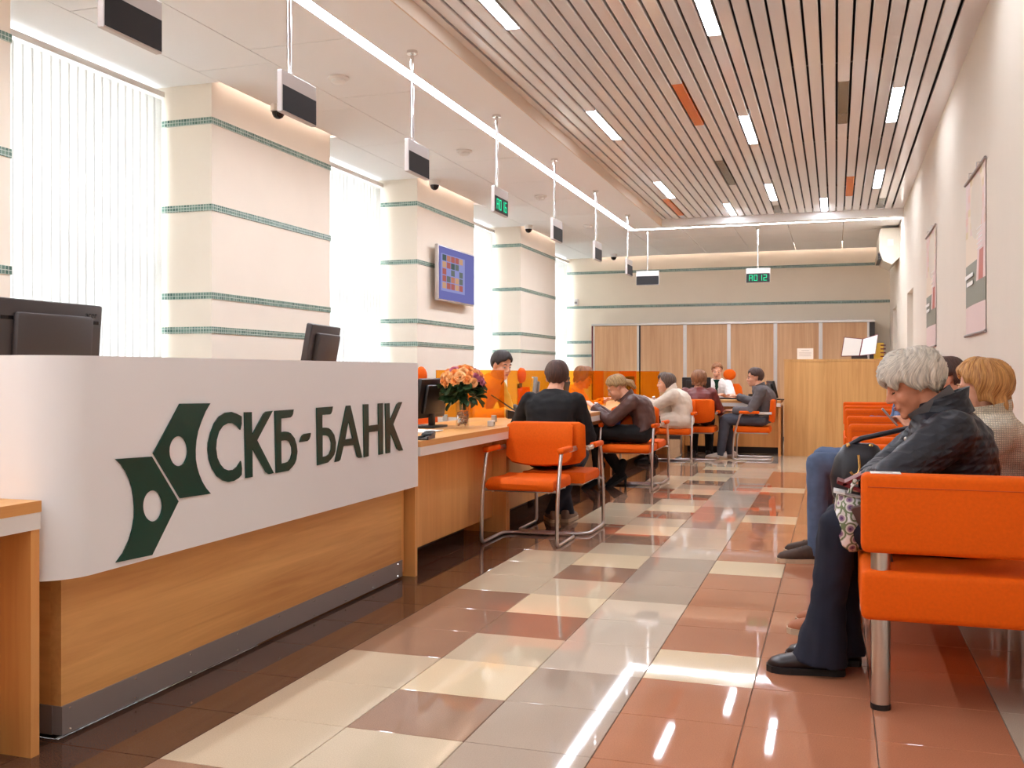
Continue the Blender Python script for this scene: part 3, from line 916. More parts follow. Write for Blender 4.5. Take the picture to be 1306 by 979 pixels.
tv = thing('television', 'wall-mounted flat television with blue screen on the middle pillar', 'television', (XC + .008, 10.74, 2.24))
part('housing', G().rbox(.055, .10, -.58, .58, -.315, .315, .012, 2), 'silver', tv, 40)
part('wall_bracket', G().box(0, .055, -.12, .12, -.1, .1), 'black', tv)
gs = G(); cols = [(116, 116, 178), (190, 128, 108), (204, 160, 128), (86, 98, 96), (150, 152, 204), (112, 118, 114), (176, 104, 98)]
tvm = [emission('screen_colour_%d' % i, c, .27) for i, c in enumerate(cols)]
gs.box(.1005, .1015, -.56, .56, -.295, .295, 0)
gs.box(.1016, .1022, -.5, .24, -.2, .22, 4)
rnd = random.Random(3)
for a in range(5):
    for b in range(5):
        gs.box(.1023, .1027, -.46 + a * .13, -.46 + a * .13 + .115, -.17 + b * .078, -.17 + b * .078 + .068, rnd.choice([1, 2, 3, 5, 6, 4]))
part('screen', gs, tvm, tv, label='blue screen with a grid of small pictures')


def poster(label, y0, y1, z0, z1, seed):
    t = thing('wall_poster', label, 'poster', (XR, y0, 0), 0, 'hanging posters')
    L = y1 - y0; r_ = random.Random(seed)
    pal = [(226, 196, 184), (234, 214, 190), (230, 186, 168), (136, 136, 120), (230, 204, 198), (198, 104, 86), (228, 222, 216), (222, 198, 150)]
    ms = [mat('poster_ink_%d_%d' % (seed, i), c, .5) for i, c in enumerate(pal)]
    g = G(); ny, nz = 10, 22

    def xo(q, z): return -.006 - .010 * math.sin(q * math.pi) * math.sin((z - z0) / (z1 - z0) * math.pi * 1.5 + 1)
    for i in range(ny):
        for k in range(nz):
            a, b = i / ny, (i + 1) / ny; c, d = z0 + (z1 - z0) * k / nz, z0 + (z1 - z0) * (k + 1) / nz
            f = k / nz; left = i >= ny * .38
            if f < .14: mi = 4
            elif f < .42 and left: mi = 3
            elif f < .30 and not left and f > .02: mi = 3
            elif .22 < f < .48 and 1 <= i < 3 and not left: mi = 5 if .28 < f < .46 else 4
            elif f < .62: mi = 4 if not left else 1
            else: mi = [1, 7, 0, 2, 0, 4][int((math.sin(i * 1.3 + k * .4 + seed) + 1) * 2.9) % 6]
            q = [(xo(a, c), a * L, c), (xo(b, c), b * L, c), (xo(b, d), b * L, d), (xo(a, d), a * L, d)]
            g.add(q + [(x + .0012, y, z) for x, y, z in q], [(0, 1, 2, 3), (7, 6, 5, 4), (0, 4, 5, 1), (1, 5, 6, 2), (2, 6, 7, 3), (3, 7, 4, 0)], mi)
    sheet = part('sheet', g, ms, t)
    gl = G()
    for k in range(2): gl.box(-.0205, -.019, L * .5, L * (.92 - .1 * k), z0 + (z1 - z0) * (.36 - .05 * k), z0 + (z1 - z0) * (.385 - .05 * k))
    for k in range(5): gl.box(-.0205, -.019, L * .05, L * .3, z0 + (z1 - z0) * (.5 + .03 * k), z0 + (z1 - z0) * (.506 + .03 * k))
    part('print_lines', gl, 'paper', sheet)
    for z in (z0, z1): part('rod', G().tube([(-.010, -.015, z), (-.010, L + .015, z)], .0095, 10), 'plinth', t, 40)
    for yy in (L * .3, L * .7): part('hook', G().tube([(-.001, yy, z1 + .03), (-.02, yy, z1 + .03), (-.02, yy, z1)], .004, 6), 'steel', t)
    return t


poster('hanging poster with orange block on the right wall, closer to the benches', 6.52, 7.46, 1.37, 2.41, 1)
poster('hanging poster on the right wall, closer to the doors', 9.62, 10.59, 1.36, 2.45, 2)

sn = thing('motion_sensor', 'small white motion sensor box on the far wall', 'sensor', (-4.55, YF, 2.42))
part('body', G().rbox(-.04, .04, -.05, 0, -.055, .055, .012, 2), 'plastic_white', sn, 40)
part('lens', G().rbox(-.025, .025, -.056, -.048, -.035, .005, .003, 2), 'grey', sn)

# dome cameras and ceiling detectors
DC = [(-4.16, 6.80, 'dome security camera at the plain pillar'), (-4.16, 9.98, 'dome security camera at the television pillar'),
      (-4.16, 13.45, 'dome security camera at the far pillar'), (-3.74, 17.2, 'dome security camera by the far wall')]
dome0 = None
for x, y, lab in DC:
    if dome0 is None:
        dome0 = thing('security_camera', lab, 'camera', (x, y, ZF), 0, 'dome cameras')
        part('mount', G().lathe([(.058, 0), (.06, -.012), (.06, -.05), (.054, -.056)], n=24), 'plastic_white', dome0, 40)
        part('dome', G().lathe([(.05, -.0565), (.047, -.075), (.036, -.095), (.018, -.107), (.004, -.110)], n=24), 'black_gloss', dome0, 60)
    else: dup(dome0, (x, y, ZF), 0, lab)
det0 = None
DL = ['round white smoke detector on the ceiling panels opposite the plain pillar', 'round white smoke detector opposite the window between the plain and television pillars',
      'round white smoke detector opposite the television pillar', 'round white smoke detector opposite the far pillar']
for k, (x, y) in enumerate([(-3.36, 6.29), (-3.34, 8.74), (-3.34, 11.28), (-3.35, 13.71)]):
    if det0 is None:
        det0 = thing('smoke_detector', DL[0], 'smoke detector', (x, y, ZF), 0, 'smoke detectors')
        part('base', G().lathe([(.075, 0), (.077, -.012), (.06, -.02)], n=24), 'plastic_white', det0, 40)
        part('sensor_head', G().lathe([(.05, -.0205), (.05, -.036), (.038, -.046), (.004, -.047)], n=24), 'plastic_white', det0, 40)
    else: dup(det0, (x, y, ZF), 0, DL[k])

# hanging queue displays
SEG = {'A': 'abcefg', '0': 'abcdef', '1': 'bc', '2': 'abged', '5': 'afgcd', '6': 'afgedc'}


def seg_text(g, s, w, h, fn, th=.008):
    n = len(s); cw = w / n
    for i, ch in enumerate(s):
        x0 = -w / 2 + i * cw + cw * .14; x1 = x0 + cw * .72
        for q in SEG[ch]:
            r = {'a': (x0, x1, h / 2 - th, h / 2), 'd': (x0, x1, -h / 2, -h / 2 + th), 'g': (x0, x1, -th / 2, th / 2), 'f': (x0, x0 + th, 0, h / 2), 'e': (x0, x0 + th, -h / 2, 0),
                 'b': (x1 - th, x1, 0, h / 2), 'c': (x1 - th, x1, -h / 2, 0)}[q]
            fn(g, *r)


def queue_display(label, x, y, facing, txt=None, off=.09):
    """facing 0: screen towards +x (along y); 1: towards -y"""
    t = thing('queue_display', label, 'sign', (x, y, 2.42), 0 if facing == 0 else -math.pi / 2, 'hanging queue displays')
    # local: screen faces +x, length along y
    part('case', G().rbox(-.015, .015, -.17, .17, 0, .21, .003, 1), 'silver', t)
    sc = part('led_panel', G().box(.0152, .0172, -.165, .165, .008, .135), 'led_off', t)
    if txt:
        g = G(); seg_text(g, txt, .27, .085, lambda gg, a, b, c, d: gg.box(.0173, .0185, a, b, .072 + c, .072 + d))
        part('digits', g, 'led', sc)
    yo = (-.17 + off) if facing == 0 else 0
    part('pole', G().cyl((0, yo, .2), (0, yo, ZF - 2.42 - .004), .012, None, 12), 'chrome', t, 40)
    part('ceiling_flange', G().cyl((0, yo, ZF - 2.42 - .02), (0, yo, ZF - 2.42), .035, None, 16), 'chrome', t, 40)
    return t


QD = [(3.22, None, 'dark hanging queue display above the near part of the reception desk'), (4.48, None, 'dark hanging queue display by the plain pillar dome camera'),
      (6.01, None, 'dark hanging queue display above the vase counter'), (7.70, 'A016', 'hanging queue display with green lit digits facing the aisle above the leaning clerk'),
      (9.44, None, 'hanging queue display with glare above the second clerk, beside the lit green one'), (11.2, None, 'blank hanging queue display above the counter of the cream coat woman'),
      (13.04, None, 'hanging queue display above the far end of the counter row')]
for y, tx, lab in QD: queue_display(lab, -2.63, y, 0, tx)
queue_display('dark hanging queue display facing the entrance near the strip corner', -2.66, 14.6, 1)
queue_display('hanging queue display reading A012 in green in front of the far wall', -1.07, 14.7, 1, 'A012')


# ------------------------------------------------------------------ monitors and desk items
def monitor(label, x, y, z, rot, w=.46, h=.30, neck=.10, tilt=8, m='black', brand=None):
    """screen faces local +x, back faces -x; foot stands on z"""
    t = thing('computer_monitor', label, 'monitor', (x, y, z), math.radians(rot), 'computer monitors')
    part('foot', G().rbox(-.10, .10, -.12, .12, 0, .015, .005, 2), m, t, 40)
    part('neck', G().rbox(-.045, -.015, -.03, .03, .012, neck + h * .55, .004, 2), m, t, 40)
    R = Matrix.Rotation(math.radians(-tilt), 4, 'Y')
    g = G().rbox(-.022, .012, -w / 2, w / 2, 0, h, .008, 2).rbox(-.05, -.02, -w * .36, w * .36, h * .12, h * .86, .012, 2)
    g.v = [tuple(R @ Vector(v) + Vector((0, 0, neck))) for v in g.v]
    sh = part('shell', g, m, t, 40)
    g = G().box(.0122, .0132, -w / 2 + .015, w / 2 - .015, .02, h - .015)
    g.v = [tuple(R @ Vector(v) + Vector((0, 0, neck))) for v in g.v]
    part('screen', g, 'black_gloss', t)
    if brand:
        me = text_mesh(brand, .035, .0006); me.materials.append(M['black_gloss'])
        o = link('brand_lettering', me, sh)
        o.matrix_local = Matrix.Translation((0, 0, neck)) @ R @ Matrix.Translation((-.0228, -w * .38, h - .05)) @ Matrix(((0, 0, -1, 0), (-1, 0, 0, 0), (0, 1, 0, 0), (0, 0, 0, 1)))
        g = G().box(-.0232, -.021, -w / 2 + .02, w / 2 - .02, h - .075, h - .062)
        g.v = [tuple(R @ Vector(v) + Vector((0, 0, neck))) for v in g.v]
        part('vent_line', g, 'black_gloss', sh)
    return t


monitor('wide black monitor seen from behind over the near end of the reception desk', -2.80, 2.95, .75, 180, .52, .33, .305, 4, 'dark_grey', 'acer')
monitor('black monitor seen almost edge-on over the reception desk', -2.57, 4.55, .75, 190, .45, .29, .33, 10, 'dark_grey')
monitor('black monitor on the vase counter next to the reception desk', -2.66, 6.26, DZ, 180, .50, .27, .07, 10)
monitor('black monitor on the counter behind the black sweater man', -2.58, 9.3, DZ, 180, .46, .27, .07, 10)
monitor('pale grey monitor on the counter left of the black sweater man', -2.62, 8.55, DZ, 200, .40, .27, .07, 6, 'grey')
monitor('black monitor behind orange glass by the brown jacket woman', -2.60, 12.75, DZ, 180, .50, .27, .06, 8)
monitor('black monitor on the far desk in front of the white shirt woman', -1.87, 14.08, DZ, 95, .40, .24, .07, 6)
monitor('black monitor edge-on at the oak counter end of the far desk', -.80, 14.05, DZ, 20, .30, .24, .03, 14)

for k, (xx_, yy) in enumerate([(-2.40, 7.13), (-2.40, 8.89), (-2.40, 10.52), (-2.40, 12.35), (-2.27, 13.35)]):
    lab = ['orange acrylic divider behind the flower vase', 'orange acrylic divider beside the black sweater man', 'orange acrylic divider in front of the second clerk',
           'orange acrylic divider by the brown jacket woman', 'orange acrylic divider at the cream coat woman'][k]
    t = thing('glass_divider', lab, 'divider', (xx_, yy, DZ), 0, 'orange dividers')
    part('panel', G().box(-.56, 0, -.004, .004, .03, .395), 'orange_glass', t)
    for xx in (-.48, -.08): part('clamp_foot', G().rbox(xx - .02, xx + .02, -.016, .016, 0, .05, .004, 1), 'steel', t)

# vase, bouquet
VX, VY = -2.42, 6.30
vs = thing('glass_vase', 'clear glass vase of coloured pebbles on the counter', 'vase', (VX, VY, DZ))
part('vessel', G().lathe([(.044, 0), (.047, .01), (.046, .08), (.05, .16), (.055, .225), (.052, .225), (.047, .16), (.043, .08), (.043, .012), (.001, .010)], n=24, cap=False), 'vase', vs, 50, fix=True)
gp_ = G(); rp_ = random.Random(5)
for k in range(46):
    a = rp_.uniform(0, 6.28); r = .034 * math.sqrt(rp_.random()); q = rp_.uniform(.008, .012)
    gp_.ell((r * math.cos(a), r * math.sin(a), .02 + k * .0019), (q, q, q * .75), None, 8, 5)
pb = part('pebbles', gp_, 'pebble', vs, 50); pb['kind'] = 'stuff'

bq = thing('rose_bouquet', 'round bouquet of orange and pink roses standing in the vase', 'bouquet', (VX, VY, DZ + .02))


def rose_mesh(m):
    g = G(); rr_ = random.Random(1)
    for layer, (n, r, h, op) in enumerate(((3, .010, .034, .15), (4, .019, .034, .35), (5, .029, .031, .6), (6, .038, .024, .95))):
        for k in range(n):
            a0 = 2 * math.pi * k / n + layer * .6; da = 2 * math.pi / n * .72
            rings = []
            for j in range(5):
                t = j / 4; rad = r * (.35 + .65 * math.sin(t * 1.45)) * (1 + op * .25 * t * t); z = h * t - .012 * op * t * t
                row = []
                for i in range(5):
                    q = -1 + i / 2; a = a0 + q * da
                    row.append((rad * math.cos(a), rad * math.sin(a), z - .010 * abs(q) ** 2 * t))
                rings.append(row)
            g.loft(rings, False, 0, False)
    g.ell((0, 0, .008), (.012, .012, .012), None, 8, 5)
    return g.mesh('rose', m, 60, fix=False)


rm = {m: rose_mesh(m) for m in ('rose_orange', 'rose_peach', 'rose_pink')}
gl = G(); pts = []
for i in range(7):
    t = i / 6; w = .022 * math.sin(math.pi * min(.999, t * .9 + .1)) ** .8
    pts.append([(t * .075, -w, .006 * math.sin(t * 3) + .004), (t * .075, 0, -.006 * t * t), (t * .075, w, .006 * math.sin(t * 3) + .004)])
gl.loft(pts, False, 0, False); leaf_me = gl.mesh('leaf', 'leaf', 60, fix=False)
rb = random.Random(11); BC = Vector((0, 0, .285)); k = 0
for i in range(44):
    ph = i * 2.39996; zz = 1 - (i + .5) / 44 * 1.08
    d = Vector((math.sqrt(max(0, 1 - zz * zz)) * math.cos(ph), math.sqrt(max(0, 1 - zz * zz)) * math.sin(ph), zz))
    p = BC + Vector((d.x * .135, d.y * .135, d.z * .10))
    m = rb.choice(['rose_orange', 'rose_orange', 'rose_peach', 'rose_peach', 'rose_pink', 'rose_orange'])
    o = link('rose', rm[m], bq); s_ = rb.uniform(.68, .92)
    o.matrix_local = Matrix.Translation(p) @ d.to_track_quat('Z', 'Y').to_matrix().to_4x4() @ Matrix.Rotation(rb.uniform(0, 6), 4, 'Z') @ Matrix.Scale(s_, 4)
gst = G()
for i in range(16):
    a = rb.uniform(0, 6.28); r = .10 * math.sqrt(rb.random())
    gst.tube([(.02 * math.cos(a), .02 * math.sin(a), .10), (.025 * math.cos(a), .025 * math.sin(a), .19), (r * math.cos(a), r * math.sin(a), .29)], .003, 5)
part('stems', gst, 'stem', bq)['kind'] = 'stuff'
for i in range(90):
    a = rb.uniform(0, 6.28); el = rb.uniform(-.9, .25); r = rb.uniform(.05, .105)
    p = Vector((r * math.cos(a), r * math.sin(a), rb.uniform(.17, .285)))
    o = link('leaf', leaf_me, bq)
    o.matrix_local = Matrix.Translation(p) @ Matrix.Rotation(a + rb.uniform(-.7, .7), 4, 'Z') @ Matrix.Rotation(-el, 4, 'Y') @ Matrix.Rotation(rb.uniform(-1, 1), 4, 'X') @ Matrix.Scale(rb.uniform(.8, 1.5), 4)

# small things on the vase counter
def small_box(label, x, y, z, sx, sy, sz, m='plastic_white', rot=0., name='desk_box', cat='box'):
    t = thing(name, label, cat, (x, y, z), rot)
    part('body', G().rbox(-sx / 2, sx / 2, -sy / 2, sy / 2, 0, sz, min(.004, sz / 3), 2), m, t, 40)
    return t


t = small_box('small white card reader cube on the counter right of the vase', -2.29, 6.52, DZ, .045, .045, .04, name='card_reader', cat='device')
part('button', G().box(.0226, .0236, -.01, .01, .012, .03), 'grey', t)
t = small_box('small white card reader cube behind the vase', -2.60, 6.75, DZ, .045, .045, .04, name='card_reader', cat='device')
part('button', G().box(.0226, .0236, -.01, .01, .012, .03), 'grey', t)
t = thing('paper_stack', 'stack of white papers beside the monitor on the vase counter', 'paper', (-2.50, 5.75, DZ))
for k in range(4): part('sheet', G().box(-.11 + .006 * k, .10 + .005 * k, -.15, .14 - .007 * k, .0025 * k, .0025 * k + .0022), 'paper', t)
t = thing('telephone_handset', 'black handset lying at the end of the vase counter', 'telephone', (-2.26, 5.33, DZ), .3)
part('body', G().rbox(-.03, .03, -.13, .13, 0, .03, .01, 3), 'black', t, 50)
part('keypad', G().box(-.02, .02, -.06, .06, .0305, .033), 'dark_grey', t)
t = thing('pen_tray', 'black pen tray next to the handset on the vase counter', 'tray', (-2.20, 5.16, DZ), .2)
part('body', G().box(-.03, .03, -.1, .1, 0, .006).box(-.03, -.026, -.1, .1, .006, .02).box(.026, .03, -.1, .1, .006, .02), 'black', t)
part('pen', G().tube([(0, -.07, .011), (.005, .07, .011)], .004, 6), 'grey', t)
t = thing('desk_telephone', 'black desk telephone in front of the leaning clerk in yellow', 'telephone', (-2.48, 7.75, DZ), .4)
g = G().prism([(-.1, 0), (.1, 0), (.1, .02), (-.1, .07)], lambda a, b, q: (a, q - .09, b), .18); part('body', g, 'black', t)
part('handset', G().tube([(-.02, -.09, .075), (-.03, -.05, .10), (-.03, .05, .10), (-.02, .09, .075)], [.02, .016, .016, .02], 8), 'black', t, 50)
part('cord', G().tube([(.0, -.09, .05), (.02, -.2, .03), (-.1, -.3, .1), (-.25, -.35, .2)], .006, 6), 'dark_grey', t, 50)
for lab, x, y in (('white form under the writing hand of the brown jacket woman', -2.30, 9.45), ('white form in front of the cream coat woman', -2.32, 12.1)):
    t = thing('paper_form', lab, 'paper', (x, y, DZ), .2)
    part('sheet', G().box(-.105, .105, -.148, .148, 0, .002), 'paper', t)
t = thing('leaflet_holder', 'small green and white leaflet holder on the far desk', 'holder', (-1.96, 13.80, DZ), -1.4)
part('stand', G().prism([(-.04, 0), (.04, 0), (.0, .12), (-.01, .12)], lambda a, b, q: (a, q - .08, b), .16), 'plastic_white', t)
part('leaflet', G().box(-.012, .018, -.07, .07, .125, .16).box(.03, .034, -.07, .07, .03, .09), 'green', t)
t = thing('keyboard', 'black keyboard on the far desk before the white shirt woman', 'keyboard', (-1.42, 14.15, DZ), 0)
part('body', G().box(-.2, .2, -.07, .07, 0, .018), 'black', t)
part('keys', G().box(-.19, .19, -.06, .06, .0182, .024), 'dark_grey', t)
t = thing('desk_cup', 'small dark cup on the far desk beside the grey jacket man', 'cup', (-1.12, 14.05, DZ))
part('body', G().lathe([(.03, 0), (.036, .08), (.033, .08), (.028, .005), (.001, .004)], n=16, cap=False), 'black', t, 50)
part('handle', G().tube([(.035, 0, .065), (.06, 0, .06), (.06, 0, .03), (.034, 0, .02)], .005, 6), 'black', t, 50)

# open book on a stand, notice, card box on the oak counter
t = thing('open_folder', 'open maroon folder with white pages on the oak counter', 'book', (.30, 14.0, 1.30), 0)
part('stand', G().prism([(-.09, 0), (.17, 0), (.17, .02), (.11, .2), (.095, .2), (.02, .03), (-.09, .03)], lambda a, b, q: (q - .1, a, b), .2), 'dark_grey', t)
for sg, wv in ((-1, .235), (1, .20)):
    q = [(0, -.02, .04), (sg * wv, -.02 - .05 + (0 if sg < 0 else .0), .035 + (0 if sg < 0 else .03)), (sg * wv + sg * (-.0 if sg < 0 else .02) + (.04 if sg < 0 else .02), .03, .30 + (0 if sg < 0 else .035)), (.045, .07, .275)]
    g = G().add([(a, b, c) for a, b, c in q] + [(a, b + .012, c) for a, b, c in q], [(0, 1, 2, 3), (7, 6, 5, 4), (0, 4, 5, 1), (1, 5, 6, 2), (2, 6, 7, 3), (3, 7, 4, 0)])
    cov = part('cover', g, 'maroon', t)
    c_ = Vector([sum(p[i] for p in q) / 4 for i in range(3)])
    q2 = [c_ + (Vector(p) - c_) * .93 + Vector((0, -.004, .001)) for p in q]
    g = G().add([tuple(p) for p in q2] + [(p.x, p.y + .003, p.z) for p in q2], [(0, 1, 2, 3), (7, 6, 5, 4), (0, 4, 5, 1), (1, 5, 6, 2), (2, 6, 7, 3), (3, 7, 4, 0)])
    part('page', g, 'paper', cov)
t = thing('notice_sheet', 'white notice sheet propped on the oak counter', 'notice', (-.395, 13.98, 1.30))
sh = part('sheet', G().box(-.105, .105, 0, .004, 0, .15), 'paper', t)
part('print_lines', G().box(-.05, .05, -.0006, 0, .118, .122).box(-.08, .08, -.0006, 0, .09, .0925).box(-.08, .08, -.0006, 0, .075, .0775).box(-.08, .07, -.0006, 0, .06, .0625).box(-.08, .08, -.0006, 0, .045, .0475), 'print', sh)
part('easel_leg', G().box(-.02, .02, .004, .06, 0, .004), 'plastic_white', t)
t = thing('card_index_box', 'yellow tabbed card box behind the open folder', 'box', (.55, 14.2, 1.30))
part('body', G().box(-.06, .06, -.06, .06, 0, .22), 'yellow', t)
for k in range(4): part('tab', G().box(.02, .085, -.064, -.06, .03 + k * .05, .045 + k * .05), 'maroon', t)

# things on the near bench
t = thing('label_card', 'white price card lying on the near bench armrest', 'card', (.155, 3.525, .785), 0)
part('card', G().box(-.045, .05, -.03, .03, 0, .002), 'paper', t)
part('print_line', G().box(-.015, .025, -.004, .002, .0021, .0026), 'print', t)

# ------------------------------------------------------------------ people
def remeshed(g, voxel, smooth=4, fold=0., seed=0):
    me = bpy.data.meshes.new('tmp'); me.from_pydata(g.v, [], g.f); me.update()
    bm = bmesh.new(); bm.from_mesh(me); bmesh.ops.recalc_face_normals(bm, faces=bm.faces[:]); bm.to_mesh(me); bm.free()
    o = bpy.data.objects.new('tmp', me); COL.objects.link(o)
    r = o.modifiers.new('r', 'REMESH'); r.mode = 'VOXEL'; r.voxel_size = voxel
    if smooth:
        sm = o.modifiers.new('s', 'SMOOTH'); sm.factor = .5; sm.iterations = smooth
    dg = bpy.context.evaluated_depsgraph_get(); dg.update()
    out = bpy.data.meshes.new_from_object(o.evaluated_get(dg))
    bpy.data.objects.remove(o); bpy.data.meshes.remove(me)
    if fold:
        n = len(out.vertices); co = np.empty(n * 3, 'f'); no = np.empty(n * 3, 'f')
        out.vertices.foreach_get('co', co); out.vertices.foreach_get('normal', no)
        co = co.reshape(-1, 3); no = no.reshape(-1, 3)
        d = np.zeros(n)
        rs = np.random.RandomState(seed)
        for k in range(7):
            w = rs.normal(size=3); w /= np.linalg.norm(w); fr = rs.uniform(18, 55)
            w2 = rs.normal(size=3) * 9
            d += np.abs(np.sin(co @ w * fr + 1.6 * np.sin(co @ w2 + k) + rs.uniform(0, 6))) ** 1.5 - .5
        co += no * (d / 4 * fold)[:, None]
        out.vertices.foreach_set('co', co.ravel()); out.update()
    out.polygons.foreach_set('use_smooth', [True] * len(out.polygons))
    return out


def ring(c, f, l, rx, ry, n=20, pw=1.):
    return [c + f * rx * math.cos(2 * math.pi * k / n) + l * ry * math.sin(2 * math.pi * k / n) for k in range(n)]


def ik(a, b, l1, l2, hint):
    d = b - a; L = max(1e-4, d.length)
    if L > (l1 + l2) * .995: d = d * ((l1 + l2) * .995 / L); L = d.length
    t = d / L; x = (l1 * l1 - l2 * l2 + L * L) / (2 * L); h = math.sqrt(max(1e-6, l1 * l1 - x * x))
    hv = Vector(hint); hv = hv - t * hv.dot(t)
    hv = hv.normalized() if hv.length > 1e-4 else Vector((0, 0, -1))
    return a + t * x + hv * h, a + d


def interp(keys, v):
    for (a, x), (b, y) in zip(keys, keys[1:]):
        if v <= b: return x + (y - x) * (v - a) / (b - a)
    return keys[-1][1]


def hair_mesh(name, HB, HC, st, m, s=1.):
    """combed hair: strands run from the crown over the skull, then hang"""
    th = st['theta']; dr = st.get('drop', [(0, 0), (180, 0)]); T = st.get('thick', .014); vol = st.get('vol', 0.)
    rid = st.get('ridge', .004); nph = 120; nt = 26
    cr = st.get('tilt', 12)                                        # crown moved back
    rs = random.Random(st.get('seed', 1)); ph_ = [rs.uniform(0, 6.28) for _ in range(8)]
    rx, ry, rz = .100, .080, .097; hc = Vector((-.012, 0, .03))
    Rt = Matrix.Rotation(math.radians(-cr), 3, 'Y')
    outer = []; inner = []
    for i in range(nph):
        p = 2 * math.pi * i / nph; deg = abs(math.degrees(math.atan2(math.sin(p), math.cos(p))))
        te = math.radians(interp(th, deg)); dp = interp(dr, deg)
        te *= 1 + .05 * math.sin(9 * p + ph_[0]) * st.get('rag', 1) ; dp *= 1 + .12 * math.sin(11 * p + ph_[1]) + .06 * math.sin(23 * p)
        arc = te * .09; tot = arc + dp; ro, ri = [], []
        for j in range(nt):
            q = j / (nt - 1); L_ = q * tot
            a = min(te, L_ / .09); ex = max(0, L_ - arc)
            w = p + .25 * math.sin(2.2 * a + ph_[2]) * st.get('sweep', .5)
            rr_ = (math.sin(13 * w + 1.5 * math.sin(3 * a) + ph_[3]) + .7 * math.sin(29 * w + ph_[4] + 2 * a) + .5 * math.sin(47 * w + ph_[5] - a)) / 2.2
            t_ = T * min(1, .55 + .8 * math.sin(min(a, 1.6))) + rid * rr_ * min(1, q * 3) + vol * math.sin(min(math.pi, a * 1.25)) ** 2
            if q > .9: t_ *= 1 - (q - .9) * 4.
            d = Vector((math.sin(a) * math.cos(w), math.sin(a) * math.sin(w), math.cos(a)))
            d = Rt @ d
            for lst, tt in ((ro, t_), (ri, min(t_ - .004, -.003 if q < .97 else t_ - .003))):
                P = hc + Vector((d.x * (rx + tt), d.y * (ry + tt), d.z * (rz + tt)))
                if ex: P = P + Vector((-ex * .12 * math.cos(w) * 0, 0, -ex)) + Vector((d.x, d.y, 0)) * (st.get('flare', 0.) * ex)
                lst.append(HC + HB @ (P * s))
        outer.append(ro); inner.append(ri)
    g = G(); vs = []; uvs = []
    for A in (outer, inner):
        for i in range(nph):
            for j in range(nt): vs.append(tuple(A[i][j])); uvs.append((i / nph, j / nt))
    fs = []; N1 = nph * nt
    for i in range(nph):
        k = (i + 1) % nph
        for j in range(nt - 1):
            fs.append((i * nt + j, i * nt + j + 1, k * nt + j + 1, k * nt + j))
            fs.append((N1 + i * nt + j, N1 + k * nt + j, N1 + k * nt + j + 1, N1 + i * nt + j + 1))
        e = nt - 1; fs.append((i * nt + e, N1 + i * nt + e, N1 + k * nt + e, k * nt + e))
    for c_, p0, r0, p1, r1 in [(None,) + x for x in st.get('extra', [])]:
        n0 = len(vs); gg = G().capsule(HC + HB @ (Vector(p0) * s), HC + HB @ (Vector(p1) * s), r0, r1, 14)
        vs += gg.v; uvs += [(.3 + .01 * (a % 14), .5 + .02 * (a // 14)) for a in range(len(gg.v))]; fs += [tuple(a + n0 for a in f) for f in gg.f]
    me = bpy.data.meshes.new(name); me.from_pydata(vs, [], fs); me.update()
    uv = me.uv_layers.new(name='UVMap')
    li = np.empty(len(me.loops), 'i'); me.loops.foreach_get('vertex_index', li)
    U = np.array(uvs, 'f')[li]
    uv.data.foreach_set('uv', U.ravel())
    me.materials.append(M[m]); me.polygons.foreach_set('use_smooth', [True] * len(me.polygons))
    return me


def shoe(parent, ank, yaw, m, sole, pitch=0., k=1., heel=0., boot=0., laces=False):
    """shoe under an ankle point (local coordinates of the person)"""
    R = Matrix.Rotation(yaw, 3, 'Z') @ Matrix.Rotation(pitch, 3, 'Y')
    base = Vector((ank.x, ank.y, ank.z))
    st = [(-.082, .010, .045), (-.076, .027, .075), (-.05, .034, .092), (-.01, .035, .094), (.03, .038, .092), (.07, .043, .080), (.11, .048, .066), (.15, .046, .056), (.18, .034, .046), (.196, .010, .030)]
    st = [(x * k, w * k, h * k) for x, w, h in st]; z0 = .012
    g = G(); rings = []
    for x, w, h in st:
        rg = []
        for q in range(14):
            a = 2 * math.pi * q / 14; ca, sa = math.cos(a), math.sin(a)
            rg.append(base + R @ Vector((x, w * (abs(ca) ** .7) * (1 if ca > 0 else -1), z0 + (h - z0) * .5 * (1 + (abs(sa) ** .6) * (1 if sa > 0 else -1)) - .08 * 0)))
        rings.append(rg)
    g.loft(rings)
    if boot: g.capsule(base + R @ Vector((-.02, 0, .06)), base + Vector((-.02, 0, .06 + boot)), .043, .046)
    sh = part('shoe', g, m, parent, 60)
    g = G(); rings = []
    for z in (0, z0 + .012):
        up = [(x * 1.02, w + .005) for x, w, h in st]
        rings.append([base + R @ Vector((x, w, z)) for x, w in up] + [base + R @ Vector((x, -w, z)) for x, w in reversed(up)])
    g.loft(rings)
    if heel: g.tube([base + R @ Vector((-.055, 0, .0)), base + R @ Vector((-.055, 0, 0)) + Vector((.0, 0, -heel))], [.016, .006], 8)
    part('sole', g, sole, sh)
    if laces:
        for x, w, h in ((.02, .022, .093), (.045, .024, .089), (.07, .026, .081), (.095, .026, .073)):
            part('lace', G().tube([base + R @ (Vector((x - .008, -w, h - .012)) * k), base + R @ (Vector((x, 0, h + .001)) * k), base + R @ (Vector((x + .008, w, h - .012)) * k)], .0032 * k, 5), 'sole_black' if m != 'suede_brown' else 'black', sh)
    return sh


